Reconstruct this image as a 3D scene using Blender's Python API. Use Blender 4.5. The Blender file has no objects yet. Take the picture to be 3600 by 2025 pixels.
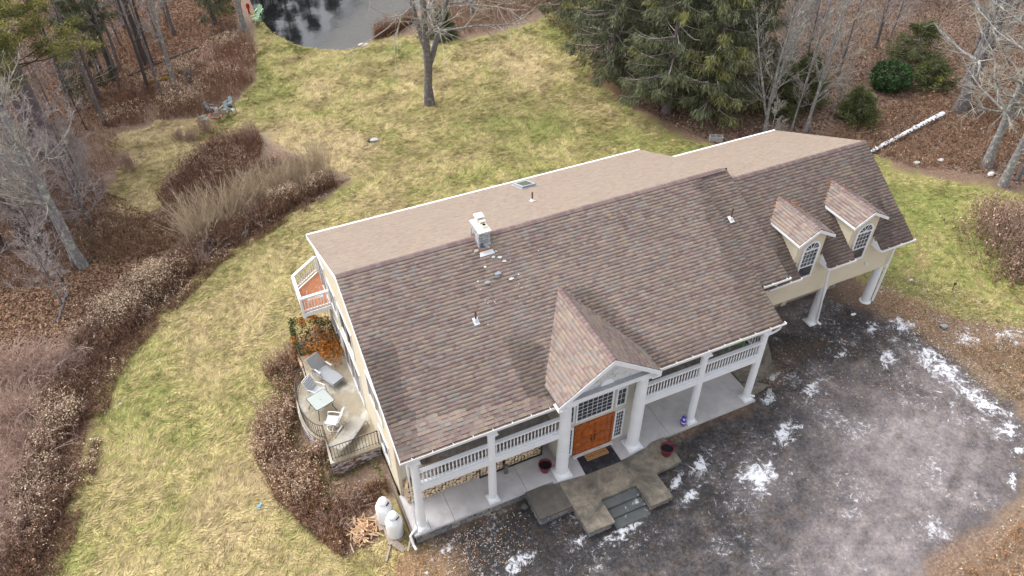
import bpy, bmesh, math, random
import numpy as np
from mathutils import Vector, Matrix

scene = bpy.context.scene
COL = scene.collection
PI = math.pi

# ------------------------------------------------------------------ camera, sky, sun, exposure
cam_data = bpy.data.cameras.new('camera'); cam = bpy.data.objects.new('camera', cam_data); COL.objects.link(cam)
cam.location = (-3.078, -16.115, 27.239)
cam.rotation_euler = (PI/2 - 0.7227, 0.0, -0.4311)
cam_data.sensor_width = 36.0; cam_data.lens = 26.62
cam_data.clip_start = 0.5; cam_data.clip_end = 2000
scene.camera = cam

SUN_EL, SUN_AZ = math.radians(52), math.radians(-38)      # azimuth from +Y (behind the house), towards -X
world = bpy.data.worlds.new('World'); scene.world = world; world.use_nodes = True
wn = world.node_tree; wn.nodes.clear()
sky = wn.nodes.new('ShaderNodeTexSky'); sky.sky_type = 'NISHITA'; sky.sun_disc = False
sky.sun_elevation = SUN_EL; sky.sun_rotation = SUN_AZ
sky.air_density = 1.0; sky.dust_density = 3.0; sky.ozone_density = 1.0
hsv = wn.nodes.new('ShaderNodeHueSaturation'); hsv.inputs['Saturation'].default_value = 0.22
bg = wn.nodes.new('ShaderNodeBackground'); bg.inputs['Strength'].default_value = 0.15
wo = wn.nodes.new('ShaderNodeOutputWorld')
wn.links.new(sky.outputs[0], hsv.inputs['Color']); wn.links.new(hsv.outputs[0], bg.inputs[0]); wn.links.new(bg.outputs[0], wo.inputs[0])
sun_d = bpy.data.lights.new('sun', 'SUN'); sun_d.energy = 0.95; sun_d.angle = math.radians(55); sun_d.color = (1.0, 0.965, 0.92)
sun = bpy.data.objects.new('sun', sun_d); COL.objects.link(sun)
sd = Vector((math.sin(SUN_AZ)*math.cos(SUN_EL), math.cos(SUN_AZ)*math.cos(SUN_EL), math.sin(SUN_EL)))
sun.rotation_euler = (-sd).to_track_quat('-Z', 'Y').to_euler(); sun.location = sd*60
vs = scene.view_settings
vs.view_transform = 'Standard'; vs.look = 'None'; vs.gamma = 1.0; vs.exposure = 1.18; vs.use_curve_mapping = False

# ------------------------------------------------------------------ helpers
WPOS = {}
class MB:
    """collects simple solids into one mesh"""
    def __init__(s): s.v = []; s.f = []; s.c = []; s.col = None
    def add(s, vs_, fs_):
        b = len(s.v); s.v += [tuple(map(float, q)) for q in vs_]
        for f in fs_: s.f.append(tuple(b+i for i in f)); s.c.append(s.col)
        return s
    def box(s, x0, x1, y0, y1, z0, z1):
        return s.add([(x0,y0,z0),(x1,y0,z0),(x1,y1,z0),(x0,y1,z0),(x0,y0,z1),(x1,y0,z1),(x1,y1,z1),(x0,y1,z1)],
                     [(0,3,2,1),(4,5,6,7),(0,1,5,4),(1,2,6,5),(2,3,7,6),(3,0,4,7)])
    def obox(s, c, ax, ay, az):
        """box with half-axis vectors"""
        c, ax, ay, az = map(np.array, (c, ax, ay, az))
        V = [c+i*ax+j*ay+k*az for k in (-1,1) for i, j in ((-1,-1),(1,-1),(1,1),(-1,1))]
        return s.add(V, [(0,3,2,1),(4,5,6,7),(0,1,5,4),(1,2,6,5),(2,3,7,6),(3,0,4,7)])
    def prism(s, pts, d):
        """polygon pts (3d, planar) extruded by vector d"""
        n = len(pts); pts = [np.array(q, float) for q in pts]; d = np.array(d, float)
        V = pts + [q+d for q in pts]
        return s.add(V, [tuple(range(n))[::-1], tuple(range(n, 2*n))] + [(i, (i+1) % n, n+(i+1) % n, n+i) for i in range(n)])
    def zpoly(s, pts, z0, z1): return s.prism([(x, y, z0) for x, y in pts], (0, 0, z1-z0))
    def bar(s, a, b, w, hgt=None, up=(0,0,1)):
        a, b = np.array(a, float), np.array(b, float); d = b-a; L = np.linalg.norm(d); d = d/max(L, 1e-9); up = np.array(up, float)
        if abs(d@up) > .98: up = np.array((0,1.,0)) if abs(d[1]) < .9 else np.array((1.,0,0))
        r = np.cross(d, up); r /= np.linalg.norm(r); u = np.cross(r, d)
        return s.obox((a+b)/2, d*L/2, r*w/2, u*(hgt or w)/2)
    def tube(s, path, rad, k=6, caps=True):
        P = np.array(path, float)[None]; R = np.broadcast_to(np.array(rad, float), (len(path),))[None]
        V, F = tube_batch(P, R, k); b = len(s.v); s.v += [tuple(q) for q in V.tolist()]
        for f in F.tolist(): s.f.append(tuple(b+i for i in f)); s.c.append(s.col)
        if caps:
            n = len(path); s.f.append(tuple(b+i for i in range(k))[::-1]); s.f.append(tuple(b+(n-1)*k+i for i in range(k))); s.c += [s.col, s.col]
        return s
    def lathe(s, prof, c=(0,0,0), k=16, sx=1, sy=1):
        V = []; F = []
        for r, z in prof:
            for i in range(k): a = 2*PI*i/k; V.append((c[0]+sx*r*math.cos(a), c[1]+sy*r*math.sin(a), c[2]+z))
        n = len(prof)
        for j in range(n-1):
            for i in range(k): F.append((j*k+i, j*k+(i+1) % k, (j+1)*k+(i+1) % k, (j+1)*k+i))
        F.append(tuple(range(k))[::-1]); F.append(tuple((n-1)*k+i for i in range(k)))
        return s.add(V, F)
    def mesh(s, name, mat, smooth=False):
        me = bpy.data.meshes.new(name); me.from_pydata(s.v, [], s.f)
        if any(c is not None for c in s.c):
            a = me.attributes.new('col', 'FLOAT_COLOR', 'FACE')
            a.data.foreach_set('color', np.array([(*(c or (.3,.3,.3)), 1.0) for c in s.c], np.float32).ravel())
        if mat: me.materials.append(mat)
        if smooth: me.polygons.foreach_set('use_smooth', [True]*len(me.polygons))
        me.update(); return me
    def build(s, name, mat, parent=None, smooth=False):
        return link(name, s.mesh(name, mat, smooth), parent)

def link(name, me, parent=None):
    o = bpy.data.objects.new(name, me); COL.objects.link(o); WPOS[o.name] = (0., 0., 0.)
    if parent:
        o.parent = parent
        w = WPOS[parent.name]
        o.location = (-w[0], -w[1], -w[2]); WPOS[o.name] = (0., 0., 0.)
    return o
def thing(name, label, cat, loc=(0,0,0), group=None):
    o = bpy.data.objects.new(name, None); COL.objects.link(o); o.location = loc; o.empty_display_size = .3
    WPOS[o.name] = tuple(map(float, loc)); return tag(o, label, cat, group)
def lthing(name, label, cat, loc=(0,0,0), group=None):      # parts are given in the thing's own coordinates
    o = thing(name, label, cat, loc, group); WPOS[o.name] = (0., 0., 0.); return o
def tag(o, label, cat, group=None):
    o['label'] = label; o['category'] = cat
    if group: o['group'] = group
    return o
def struct(o, kind='structure'): o['kind'] = kind; return o
def dup(root, loc=None, rot=None, label=None):
    c = root.copy(); COL.objects.link(c); WPOS[c.name] = (0,0,0)
    if loc is not None: c.location = loc
    if rot is not None: c.rotation_euler = rot
    if label: c['label'] = label
    for ch in root.children:
        d = ch.copy(); COL.objects.link(d); d.parent = c
        for g in ch.children:
            e = g.copy(); COL.objects.link(e); e.parent = d
    return c

def bigmesh(name, V, F, mat, col=None, parent=None, smooth=False):
    V = np.asarray(V, np.float32); F = np.asarray(F, np.int32); m, k = F.shape
    me = bpy.data.meshes.new(name); me.vertices.add(len(V)); me.vertices.foreach_set('co', V.ravel())
    me.loops.add(m*k); me.loops.foreach_set('vertex_index', F.ravel())
    me.polygons.add(m); me.polygons.foreach_set('loop_start', np.arange(0, m*k, k, dtype=np.int32))
    if smooth: me.polygons.foreach_set('use_smooth', np.ones(m, bool))
    if col is not None:
        a = me.attributes.new('col', 'FLOAT_COLOR', 'FACE'); c4 = np.ones((m, 4), np.float32); c4[:, :3] = col
        a.data.foreach_set('color', c4.ravel())
    if mat: me.materials.append(mat)
    me.update(calc_edges=True)
    return link(name, me, parent)

def tube_batch(P, R, k=5):
    """P (N,m,3) polylines, R (N,m) radii -> verts, quad faces"""
    N, m, _ = P.shape
    T = np.gradient(P, axis=1); T /= np.linalg.norm(T, axis=2, keepdims=True)+1e-9
    ref = np.where(np.abs(T[..., 2:3]) > .9, np.array([1., 0, 0]), np.array([0, 0, 1.]))
    ref = np.broadcast_to(ref[:, m//2:m//2+1], T.shape)
    A = np.cross(T, ref); A /= np.linalg.norm(A, axis=2, keepdims=True)+1e-9
    B = np.cross(T, A)
    ang = np.arange(k)*2*PI/k
    V = P[:, :, None] + R[:, :, None, None]*(np.cos(ang)[:, None]*A[:, :, None] + np.sin(ang)[:, None]*B[:, :, None])
    idx = np.arange(N*m*k).reshape(N, m, k)
    a = idx[:, :-1]; b = np.roll(a, -1, 2); d = idx[:, 1:]; c = np.roll(d, -1, 2)
    return V.reshape(-1, 3), np.stack([a, b, c, d], -1).reshape(-1, 4)

# numpy value noise
_lat = np.random.RandomState(3).rand(256, 256)
def vnoise(x, y, s, seed=0):
    x = x*s+seed*17.31; y = y*s+seed*7.77
    xi = np.floor(x).astype(int); yi = np.floor(y).astype(int); fx = x-xi; fy = y-yi
    fx = fx*fx*(3-2*fx); fy = fy*fy*(3-2*fy)
    g = lambda i, j: _lat[i & 255, j & 255]
    return (g(xi, yi)*(1-fx)+g(xi+1, yi)*fx)*(1-fy)+(g(xi, yi+1)*(1-fx)+g(xi+1, yi+1)*fx)*fy
def fbm(x, y, s, seed=0, o=4):
    r = 0; a = .5; n = 0
    for i in range(o): r = r+a*vnoise(x, y, s*2**i, seed+i); n += a; a *= .5
    return r/n
def sm(t): t = np.clip(t, 0, 1); return t*t*(3-2*t)
def sdf(x, y, poly):
    """signed distance, positive inside"""
    p = np.array(poly, float); q = np.roll(p, -1, 0); d = np.full(np.shape(x), 1e9); ins = np.zeros(np.shape(x), bool)
    for (ax, ay), (bx, by) in zip(p, q):
        ex, ey = bx-ax, by-ay; t = np.clip(((x-ax)*ex+(y-ay)*ey)/(ex*ex+ey*ey+1e-12), 0, 1)
        d = np.minimum(d, np.hypot(x-ax-t*ex, y-ay-t*ey))
        c = ((ay > y) != (by > y)) & (x < (bx-ax)*(y-ay)/(by-ay+1e-12)+ax); ins ^= c
    return np.where(ins, d, -d)

# ------------------------------------------------------------------ materials
def _n(nt, t, **kw):
    n = nt.nodes.new(t)
    for k, v in kw.items():
        if k in n.inputs: n.inputs[k].default_value = v
        else: setattr(n, k, v)
    return n
def ramp(nt, src, stops, interp='LINEAR'):
    r = nt.nodes.new('ShaderNodeValToRGB'); r.color_ramp.interpolation = interp
    e = r.color_ramp.elements
    while len(e) < len(stops): e.new(.5)
    for el, (p, c) in zip(e, stops): el.position = p; el.color = (*c, 1) if len(c) == 3 else c
    nt.links.new(src, r.inputs[0]); return r.outputs[0]
def mix(nt, fac, a, b, mode='MIX'):
    m = nt.nodes.new('ShaderNodeMix'); m.data_type = 'RGBA'; m.blend_type = mode
    for s, v in ((m.inputs[0], fac), (m.inputs[6], a), (m.inputs[7], b)):
        if isinstance(v, (int, float)): s.default_value = v
        elif isinstance(v, tuple): s.default_value = (*v, 1)
        else: nt.links.new(v, s)
    return m.outputs[2]
def mth(nt, op, a, b=None, clamp=False):
    m = nt.nodes.new('ShaderNodeMath'); m.operation = op; m.use_clamp = clamp
    for i, v in enumerate((a, b)):
        if v is None: continue
        if isinstance(v, (int, float)): m.inputs[i].default_value = v
        else: nt.links.new(v, m.inputs[i])
    return m.outputs[0]
def noise(nt, scale, detail=4, rough=.6, vec=None, dist=0):
    n = nt.nodes.new('ShaderNodeTexNoise'); n.inputs['Scale'].default_value = scale; n.inputs['Detail'].default_value = detail
    n.inputs['Roughness'].default_value = rough; n.inputs['Distortion'].default_value = dist
    if vec is None:
        tc = nt.nodes.get('TC') or nt.nodes.new('ShaderNodeTexCoord'); tc.name = 'TC'; vec = tc.outputs['Object']
    nt.links.new(vec, n.inputs['Vector']); return n
def newmat(name):
    m = bpy.data.materials.new(name); m.use_nodes = True; nt = m.node_tree; return m, nt, nt.nodes['Principled BSDF']
def mat(name, c, rough=.7, vary=.12, vs_=3., dirt=None, ds=1.2, dt=(.5, .75), bump=0, bs=20, attr=False, spec=.35, metal=0, world_pos=False):
    m, nt, b = newmat(name); L = nt.links
    pv = nt.nodes.new('ShaderNodeNewGeometry').outputs['Position'] if world_pos else None      # pieces that share a mesh still differ
    b.inputs['Roughness'].default_value = rough; b.inputs['Specular IOR Level'].default_value = spec; b.inputs['Metallic'].default_value = metal
    if attr:
        a = nt.nodes.new('ShaderNodeAttribute'); a.attribute_name = 'col'; base = a.outputs['Color']
    else:
        rgb = nt.nodes.new('ShaderNodeRGB'); rgb.outputs[0].default_value = (*c, 1); base = rgb.outputs[0]
    if vary:
        n = noise(nt, vs_, 5, .65, pv)
        base = mix(nt, 1.0, base, ramp(nt, n.outputs[0], [(.25, (1-vary,)*3), (.75, (1+vary,)*3)]), 'MULTIPLY')
    if dirt:
        n2 = noise(nt, ds, 6, .7, pv, dist=.4)
        f = ramp(nt, n2.outputs[0], [(dt[0], (0,0,0)), (dt[1], (1,1,1))])
        base = mix(nt, f, base, dirt)
    L.new(base, b.inputs['Base Color'])
    if bump:
        n3 = noise(nt, bs, 5, .6, pv); bp = nt.nodes.new('ShaderNodeBump'); bp.inputs['Strength'].default_value = bump; bp.inputs['Distance'].default_value = .03
        L.new(n3.outputs[0], bp.inputs['Height']); L.new(bp.outputs[0], b.inputs['Normal'])
    return m

M = {}
M['white'] = mat('white_paint', (.80,.81,.83), .45, .05, 1.5, dirt=(.62,.62,.60), ds=2.5, dt=(.62,.85))
M['white_dirty'] = mat('weathered_white', (.68,.69,.70), .6, .1, 4, dirt=(.30,.30,.29), ds=5, dt=(.5,.75))
M['siding'] = mat('beige_siding', (.62,.55,.42), .55, .06, 1.2, dirt=(.50,.45,.35), ds=1.0, dt=(.55,.8))
M['siding_grey'] = mat('greige_siding', (.56,.53,.46), .55, .06, 1.2)
M['shingle'] = mat('roof_shingle', (.2,.15,.13), .85, .16, 30, attr=True, bump=.25, bs=120, spec=.25, world_pos=True)
M['roofdeck'] = mat('roof_underlay', (.10,.075,.07), .9, .2, 10)
M['concrete'] = mat('porch_concrete', (.52,.50,.505), .8, .12, 2.0, dirt=(.42,.40,.40), ds=1.3, dt=(.48,.7), bump=.1, bs=60)
M['damp'] = mat('damp_concrete', (.265,.228,.180), .6, .3, 5.0, dirt=(.105,.094,.078), ds=.9, dt=(.42,.62), bump=.15, bs=60)
M['wet'] = mat('wet_dark_concrete', (.125,.112,.098), .5, .3, 3.0, dirt=(.20,.18,.15), ds=.8, dt=(.55,.75), bump=.15, bs=60)
M['earthy'] = mat('dark_earthy_edge', (.17,.135,.105), .9, .3, 6)
M['patio'] = mat('patio_concrete', (.34,.29,.215), .75, .12, 2.5, dirt=(.52,.50,.45), ds=.75, dt=(.52,.66), bump=.08, bs=50)
M['stone'] = mat('field_stone', (.2,.2,.2), .8, .25, 9, attr=True, bump=.3, bs=25)
M['mortar'] = mat('mortar', (.36,.35,.34), .9, .15, 8, bump=.2, bs=50)
M['brick'] = mat('painted_brick', (.3,.2,.2), .85, .2, 12, attr=True, bump=.2, bs=60)
M['bluestone'] = mat('bluestone_tread', (.105,.112,.112), .7, .2, 3, dirt=(.72,.74,.78), ds=1.6, dt=(.60,.68), bump=.1, bs=40)
M['pane'] = mat('window_glass', (.035,.04,.05), .08, .5, 1.5, spec=.7)
M['black'] = mat('black_iron', (.02,.02,.022), .5, .1)
M['iron'] = mat('brown_iron', (.075,.062,.06), .55, .25, 8)
M['hole'] = mat('dark_inside', (.012,.012,.014), .9, 0)
M['deckwood'] = mat('cedar_deck', (.43,.165,.07), .55, .22, 6, dirt=(.62,.42,.30), ds=2.2, dt=(.58,.75), bump=.1, bs=30)
M['greywood'] = mat('grey_porch_boards', (.31,.275,.255), .75, .4, 5, dirt=(.42,.385,.365), ds=1.5, dt=(.5,.7), bump=.2, bs=30)
M['door'] = mat('varnished_door', (.42,.115,.022), .35, .3, 5, dirt=(.22,.045,.010), ds=4.5, dt=(.42,.66), bump=.1, bs=30)
M['doorcarve'] = mat('carved_door_panel', (.33,.09,.03), .4, .3, 14, bump=.5, bs=40)
M['handle'] = mat('dark_bronze', (.04,.03,.03), .35, .2)
M['rubber'] = mat('black_rubber', (.022,.024,.03), .6, .4, 3, dirt=(.055,.06,.07), ds=2, dt=(.5,.65), bump=.1, bs=80)
M['coir'] = mat('coir_mat', (.46,.26,.11), .95, .2, 40, bump=.4, bs=150)
M['coirdark'] = mat('dark_print', (.035,.022,.015), .95, .1)
M['pot'] = mat('burgundy_glaze', (.13,.008,.02), .3, .25, 4)
M['tank'] = mat('tank_white', (.78,.79,.80), .35, .05, 2, dirt=(.5,.49,.46), ds=3, dt=(.66,.85))
M['steelgrey'] = mat('galvanised', (.35,.36,.38), .5, .2, 6)
M['pipe'] = mat('brown_pipe', (.13,.075,.05), .6, .3, 20)
M['flash'] = mat('white_flashing', (.72,.73,.75), .5, .12, 10)
M['copper'] = mat('rusty_flashing', (.36,.16,.07), .6, .35, 14)
M['cream'] = mat('cream_cap', (.74,.70,.60), .8, .1, 6)
M['leafpile'] = mat('orange_leaves', (.5,.18,.05), .9, .3, 20)
M['wood'] = mat('split_wood', (.5,.35,.2), .85, .22, 18, attr=True, bump=.3, bs=40)
M['plank'] = mat('weathered_plank', (.33,.27,.22), .8, .3, 8, bump=.2, bs=30)
M['sling'] = mat('grey_sling', (.32,.335,.36), .8, .15, 60)
M['slingtan'] = mat('tan_sling', (.40,.37,.33), .8, .12, 60)
M['slinglight'] = mat('light_sling', (.55,.58,.62), .8, .1, 40)
M['frosted'] = mat('frosted_glass', (.33,.37,.355), .3, .06, 3, spec=.5)
M['green'] = mat('green_plastic', (.24,.50,.16), .5, .1)
M['lime'] = mat('pale_green_paint', (.42,.62,.40), .5, .15, 5)
M['bluepl'] = mat('faded_blue_plastic', (.30,.36,.37), .6, .25, 6)
M['navy'] = mat('navy_cloth', (.09,.07,.42), .8, .2)
M['orange'] = mat('orange_paint', (.55,.22,.08), .6, .1)
M['red'] = mat('red_paint', (.5,.03,.02), .5, .1)
M['bark'] = mat('grey_bark', (.155,.138,.142), .9, .55, 7, dirt=(.38,.38,.32), ds=3.2, dt=(.56,.66), bump=.9, bs=18)
M['barkpale'] = mat('lichen_bark', (.235,.225,.232), .9, .45, 8, dirt=(.48,.50,.41), ds=3.2, dt=(.52,.62), bump=.8, bs=18)
M['barkdark'] = mat('dark_bark', (.085,.07,.065), .9, .4, 5, dirt=(.2,.19,.18), ds=2, dt=(.58,.75), bump=.7, bs=14)
M['barkpine'] = mat('pine_bark', (.155,.125,.135), .9, .3, 5, bump=.7, bs=14)
M['twig'] = mat('grey_twigs', (.38,.325,.315), .9, .35, 1.2)
M['twigpale'] = mat('pale_twigs', (.42,.40,.34), .9, .3, 1.2, dirt=(.30,.26,.25), ds=1, dt=(.45,.65))
M['twigred'] = mat('pinkish_twigs', (.46,.33,.275), .9, .4, .8)
M['twigtan'] = mat('tan_stems', (.56,.455,.335), .9, .3, .8)
M['leaf'] = mat('foliage', (.1,.1,.05), .75, .3, 1.5, attr=True, spec=.2)
M['dry'] = mat('dry_plants', (.2,.12,.08), .9, .2, 1.0, attr=True, spec=.1)
M['grass'] = mat('grass_blades', (.3,.25,.1), .9, .15, .5, attr=True, spec=.1)
M['snowm'] = mat('snow', (.80,.83,.88), .6, .08, 8, bump=.3, bs=20)
M['moss'] = mat('yellow_moss', (.40,.28,.03), .9, .3, 6)
# ------------------------------------------------------------------ terrain
def h0(x, y): return -.25 + 0.0275*np.clip(x, 0, 24) - 0.38*sm((0.3-x)/2.5)
LAWN = [(-17,1),(-13.6,4.8),(-13.0,6.6),(-12.3,8.7),(-11.7,11.75),(-11.1,14.65),(-10,16.5),(-8.5,18.05),(-6.95,19.74),(-4.97,21.85),(-3,22.98),(-.64,23.8),(2.1,24.8),(4.54,25.8),(4.8,26.6),(3.6,29),(1.8,31.5),(.9,34.5),(-1.8,36.4),(-5.2,35.7),(-8.6,38.6),(-7.4,37.2),(-5.2,38.5),(-2.6,38.7),(-.87,40.4),(.15,40.9),(2.0,43.7),(3.15,50.7),(4.85,60),(5.4,66),(6.2,58),(6.3,52),(7,49.5),(8.2,47.6),(9.6,46.2),(10.6,45.5),(12,45.9),(15,46),(17.2,45.6),(18.9,42.6),(22.6,42.6),(26.5,43.5),(33,47.5),(38,52),(36,46),(30,40),(26.5,33),(25.4,31.2),(25.7,28.9),(26.2,24.6),(26.6,21.4),(28.2,18.8),(28,13),(20,8),(1,8),(0.5,0),(-.6,-.6),(-1.5,-3.5),(-4,-7),(-14,-6)]
RLAWN = [(27.3,9.5),(31,11.5),(37.3,13.5),(37.2,11.7),(38.6,10),(42.6,6.2),(50,2),(56,-6),(45,-9),(33,-3.2),(29.6,-.2),(27.6,3.0),(27,5.5)]
DRIVE = [(.15,-.25),(.35,-1.6),(.2,-4),(3,-14),(12,-16),(16.6,-9.6),(20,-9.3),(23.6,-8.7),(26.3,-6.4),(26.85,-5),(27.1,-3),(26.8,-.5),(26.4,1.2),(25.0,2.6),(24.6,4.4),(16,5.2),(16.4,-.3)]
POND = [(5.2,70),(4.8,57.7),(5.0,55),(5.3,52.3),(6.3,49.2),(7.8,47.1),(9.5,45.7),(10.5,45.6),(12.2,46.8),(14.9,47.4),(16.9,48.8),(19.2,52.4),(22,60),(24,72),(14,78)]
MEADOW = [(4.9,26.4),(3.8,29),(.9,33.5),(.6,35.2),(3.0,36.2),(6.0,34),(7.5,30),(6.4,27)]
TANSTRIP = [(-6.1,40.3),(-4.4,40.1),(-2,39.1),(-6,37.7),(-9.4,38.8)]
PATIOB = [(-3.67,12.1),(-3.3,10),(-4.5,8.9),(-5,7),(-4.6,4.5),(-3.6,2.2),(-2.6,.5),(-1.2,.7),(-.2,3.3),(.4,4.3),(.2,11),(.1,14),(-2.0,13.4)]

def axis(lo, a, b, hi, d):
    f = np.arange(a, b, d)
    def tail(L, s):
        out = []; x = 0; st = d*2
        while x < L: x += st; out.append(min(x, L)); st *= 1.35
        return s*np.array(out)
    return np.concatenate([(a+tail(a-lo, -1))[::-1], f, b+tail(hi-b, 1)])
gx = axis(-420, -20, 56, 480, .17); gy = axis(-380, -12, 64, 520, .17)
GX, GY = np.meshgrid(gx, gy)
sL = np.maximum(sdf(GX, GY, LAWN), sdf(GX, GY, RLAWN)); sD = sdf(GX, GY, DRIVE); sP = sdf(GX, GY, POND)
sB = sdf(GX, GY, PATIOB); sM = sdf(GX, GY, MEADOW); sT = sdf(GX, GY, TANSTRIP)
n1 = fbm(GX, GY, .9, 1)-.5; n2 = fbm(GX, GY, 2.5, 5)-.5; n3 = fbm(GX, GY, .12, 9)-.5
GZ = h0(GX, GY) - 1.0*sm((sP+.5)/1.6) + .05*n1*(sD < 0) + .25*n3*sm((np.hypot(GX-9, GY-3)-22)/12)
lawn = sm((np.minimum(sL, -sP-.5)+1.1*n1+.6*n2)/.9+.5); lawn = np.where(sB > -.6, lawn*sm((-sB+n1*1.2)/.8), lawn)
drive = sm((sD+1.0*n1+.5*n2)/.8+.5)
def blob(cx, cy, rx, ry, rot=0):
    c, s = math.cos(rot), math.sin(rot); u = (GX-cx)*c+(GY-cy)*s; v = -(GX-cx)*s+(GY-cy)*c
    return np.exp(-(u/rx)**2-(v/ry)**2)
snow = np.zeros_like(GX)
for b in [(3.4,-2.6,.9,.45,.3),(2.9,-3.7,.45,.5,0),(1.1,-.85,.5,.22,.4),(7.6,-3.3,1.3,.35,.1),(6.0,-2.9,.5,.3,0),(10.9,-2.2,.9,.25,.5),(14.2,-3.4,1.1,1.0,.5),(16.6,-2.2,1.2,.5,.4),(12.4,-1.9,.9,.45,.3),(22.2,.4,.6,.28,.2),(22.9,1.0,.35,.15,0),(24.9,1.2,.8,.35,.4),(25.9,-2.2,1.0,2.0,-.1),(25.9,-4.6,.8,1.6,.15),(25.6,-6.2,.9,.5,.3),(19.4,-.7,1.0,.4,.3),(18.3,.6,.5,.35,0),(17.3,-.2,.7,.3,.3),(24.0,-.8,.8,.5,.6),(26.6,.6,.8,.8,0),(28.2,4.2,.6,.3,0),(29.8,3.0,.4,.3,0),(28.5,-1.5,.8,.8,0),(30.5,-2.2,1.2,.7,0),(23.5,-8.2,.6,.2,.6),(11.0,-3.0,.8,.3,.3),(25,-7.2,.5,.25,.3),(-6.5,17.2,.5,.3,.6),(-8.2,15.2,.6,.25,.7),(-10.2,12.8,.5,.25,.8),(2.6,25.2,.7,.2,.3),(49,15,1.5,.8,0),(.1,-1.5,.3,.15,.4)]:
    snow = np.maximum(snow, blob(*b))
pale = np.maximum.reduce([blob(21,-5.5,5.5,4.0,.3), .95*blob(16,-8,5,3,.2), .8*blob(25,-3,2,3,0), .55*blob(20,-1.5,4,2.0,.2), .95*blob(22.2,3.9,2.6,1.3,0), .75*blob(14.2,-3.6,1.7,1.4,.4), .42*blob(9,-8,8,3.5,0), .3*blob(4,-6,3,2,0), .45*blob(21,-5,10,6,0)])
mud = np.maximum.reduce([blob(.2,-1.6,1.4,1.3,.3), .8*blob(-.9,-.6,1.0,.9,0), blob(31.8,4.6,.35,2.6,-.55), .8*blob(30.4,4.4,.3,2.2,-.6), .8*blob(33.3,2,.3,1.8,-.6), .7*blob(28,6,.8,1.6,0), .6*blob(27.4,2,1.2,2.5,0), .3*blob(20,1.6,3,1.0,0), .5*blob(18.3,1,1.0,1.2,0), .7*blob(26.3,-8,2,1,.4),
   1.0*blob(12.84,33.0,.9,.9), .9*blob(17.1,33.8,1.2,.45,-.4), .8*blob(25.5,30.3,1.6,2.4,.2), .9*blob(7.3,36.2,2.2,.8,-.3), .7*blob(6.9,32.5,1.2,.6,0), .6*blob(14.5,42,3,.8,-.4), .5*blob(9.5,40.5,2.2,.6,0), .6*blob(14.3,36.5,1.6,.7,.4)])
green = np.maximum.reduce([blob(-1.6,37.7,3.0,1.2,-.1), .9*blob(3.2,42,1.5,5,.2), .8*blob(6,50,1.4,5,.1), .8*blob(11,43.5,5,1.5,-.1), .9*blob(27,40,2,5,-.4), .8*blob(20,26,4,2.2,-.5), .8*blob(24,20,3,3,-.4), .6*blob(17,22,5,3,-.3), .9*blob(33,8,4,3,-.3), .7*blob(35,3,4,3,-.5), .8*blob(30,6,2,2,0), .55*blob(-12.6,5.6,.7,1.6,.2), .5*blob(-9,16,4,.7,.8), .4*blob(-8,11,2,4,0), .4*blob(12,28,4,2,0)])
tan = np.maximum.reduce([sm(sM/1.2+.6), sm(sT/.7+.5), .6*blob(-6,5,6,4,.3), .5*blob(-4,16,4,3,0), .7*blob(28.5,-4,2.5,2.5,0), .6*blob(21,37,4,3,-.5), .6*blob(23,-11,5,2,.2)])
for b in [(14,-3,4,1.9,.3),(19,-1,3,1.2,.3),(24.3,-3.4,2.2,3.6,0),(6.5,-3.5,3.2,.5,.05),(2.6,-2.8,2.2,1.3,.3),(11.6,-1.9,1.6,.6,.4),(23,1,2.6,1.2,.2),(28,3.4,1.5,1.2,0),(29.5,-1.5,2,1.2,0),(26,-6.5,1.5,1,0)]: snow = np.maximum(snow, .42*blob(*b))
def track(pts):
    d = np.full_like(GX, 1e9)
    for (ax, ay), (bx, by) in zip(pts, pts[1:]):
        ex, ey = bx-ax, by-ay; t = np.clip(((GX-ax)*ex+(GY-ay)*ey)/(ex*ex+ey*ey), 0, 1); d = np.minimum(d, np.hypot(GX-ax-t*ex, GY-ay-t*ey))
    return d
TR = [(9,-13),(15,-9.6),(20,-7.4),(23.4,-5.6),(25.2,-3.4),(25.6,-1)]
for off, sg in ((0, 1), (1.5, -1), (-.9, 1), (2.6, 1)):
    d = track([(x-.45*off, y+.85*off) for x, y in TR]); pale = np.clip(pale+(.20*sg*np.exp(-(d/.20)**2)-.15*sg*np.exp(-((d-.34)/.12)**2))*np.clip(2.6*(fbm(GX, GY, .5, 71)-.28), 0, 1), 0, 1.2)
W = [(lawn, drive, snow), (pale, mud, green), (tan, sP, n3)]

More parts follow.
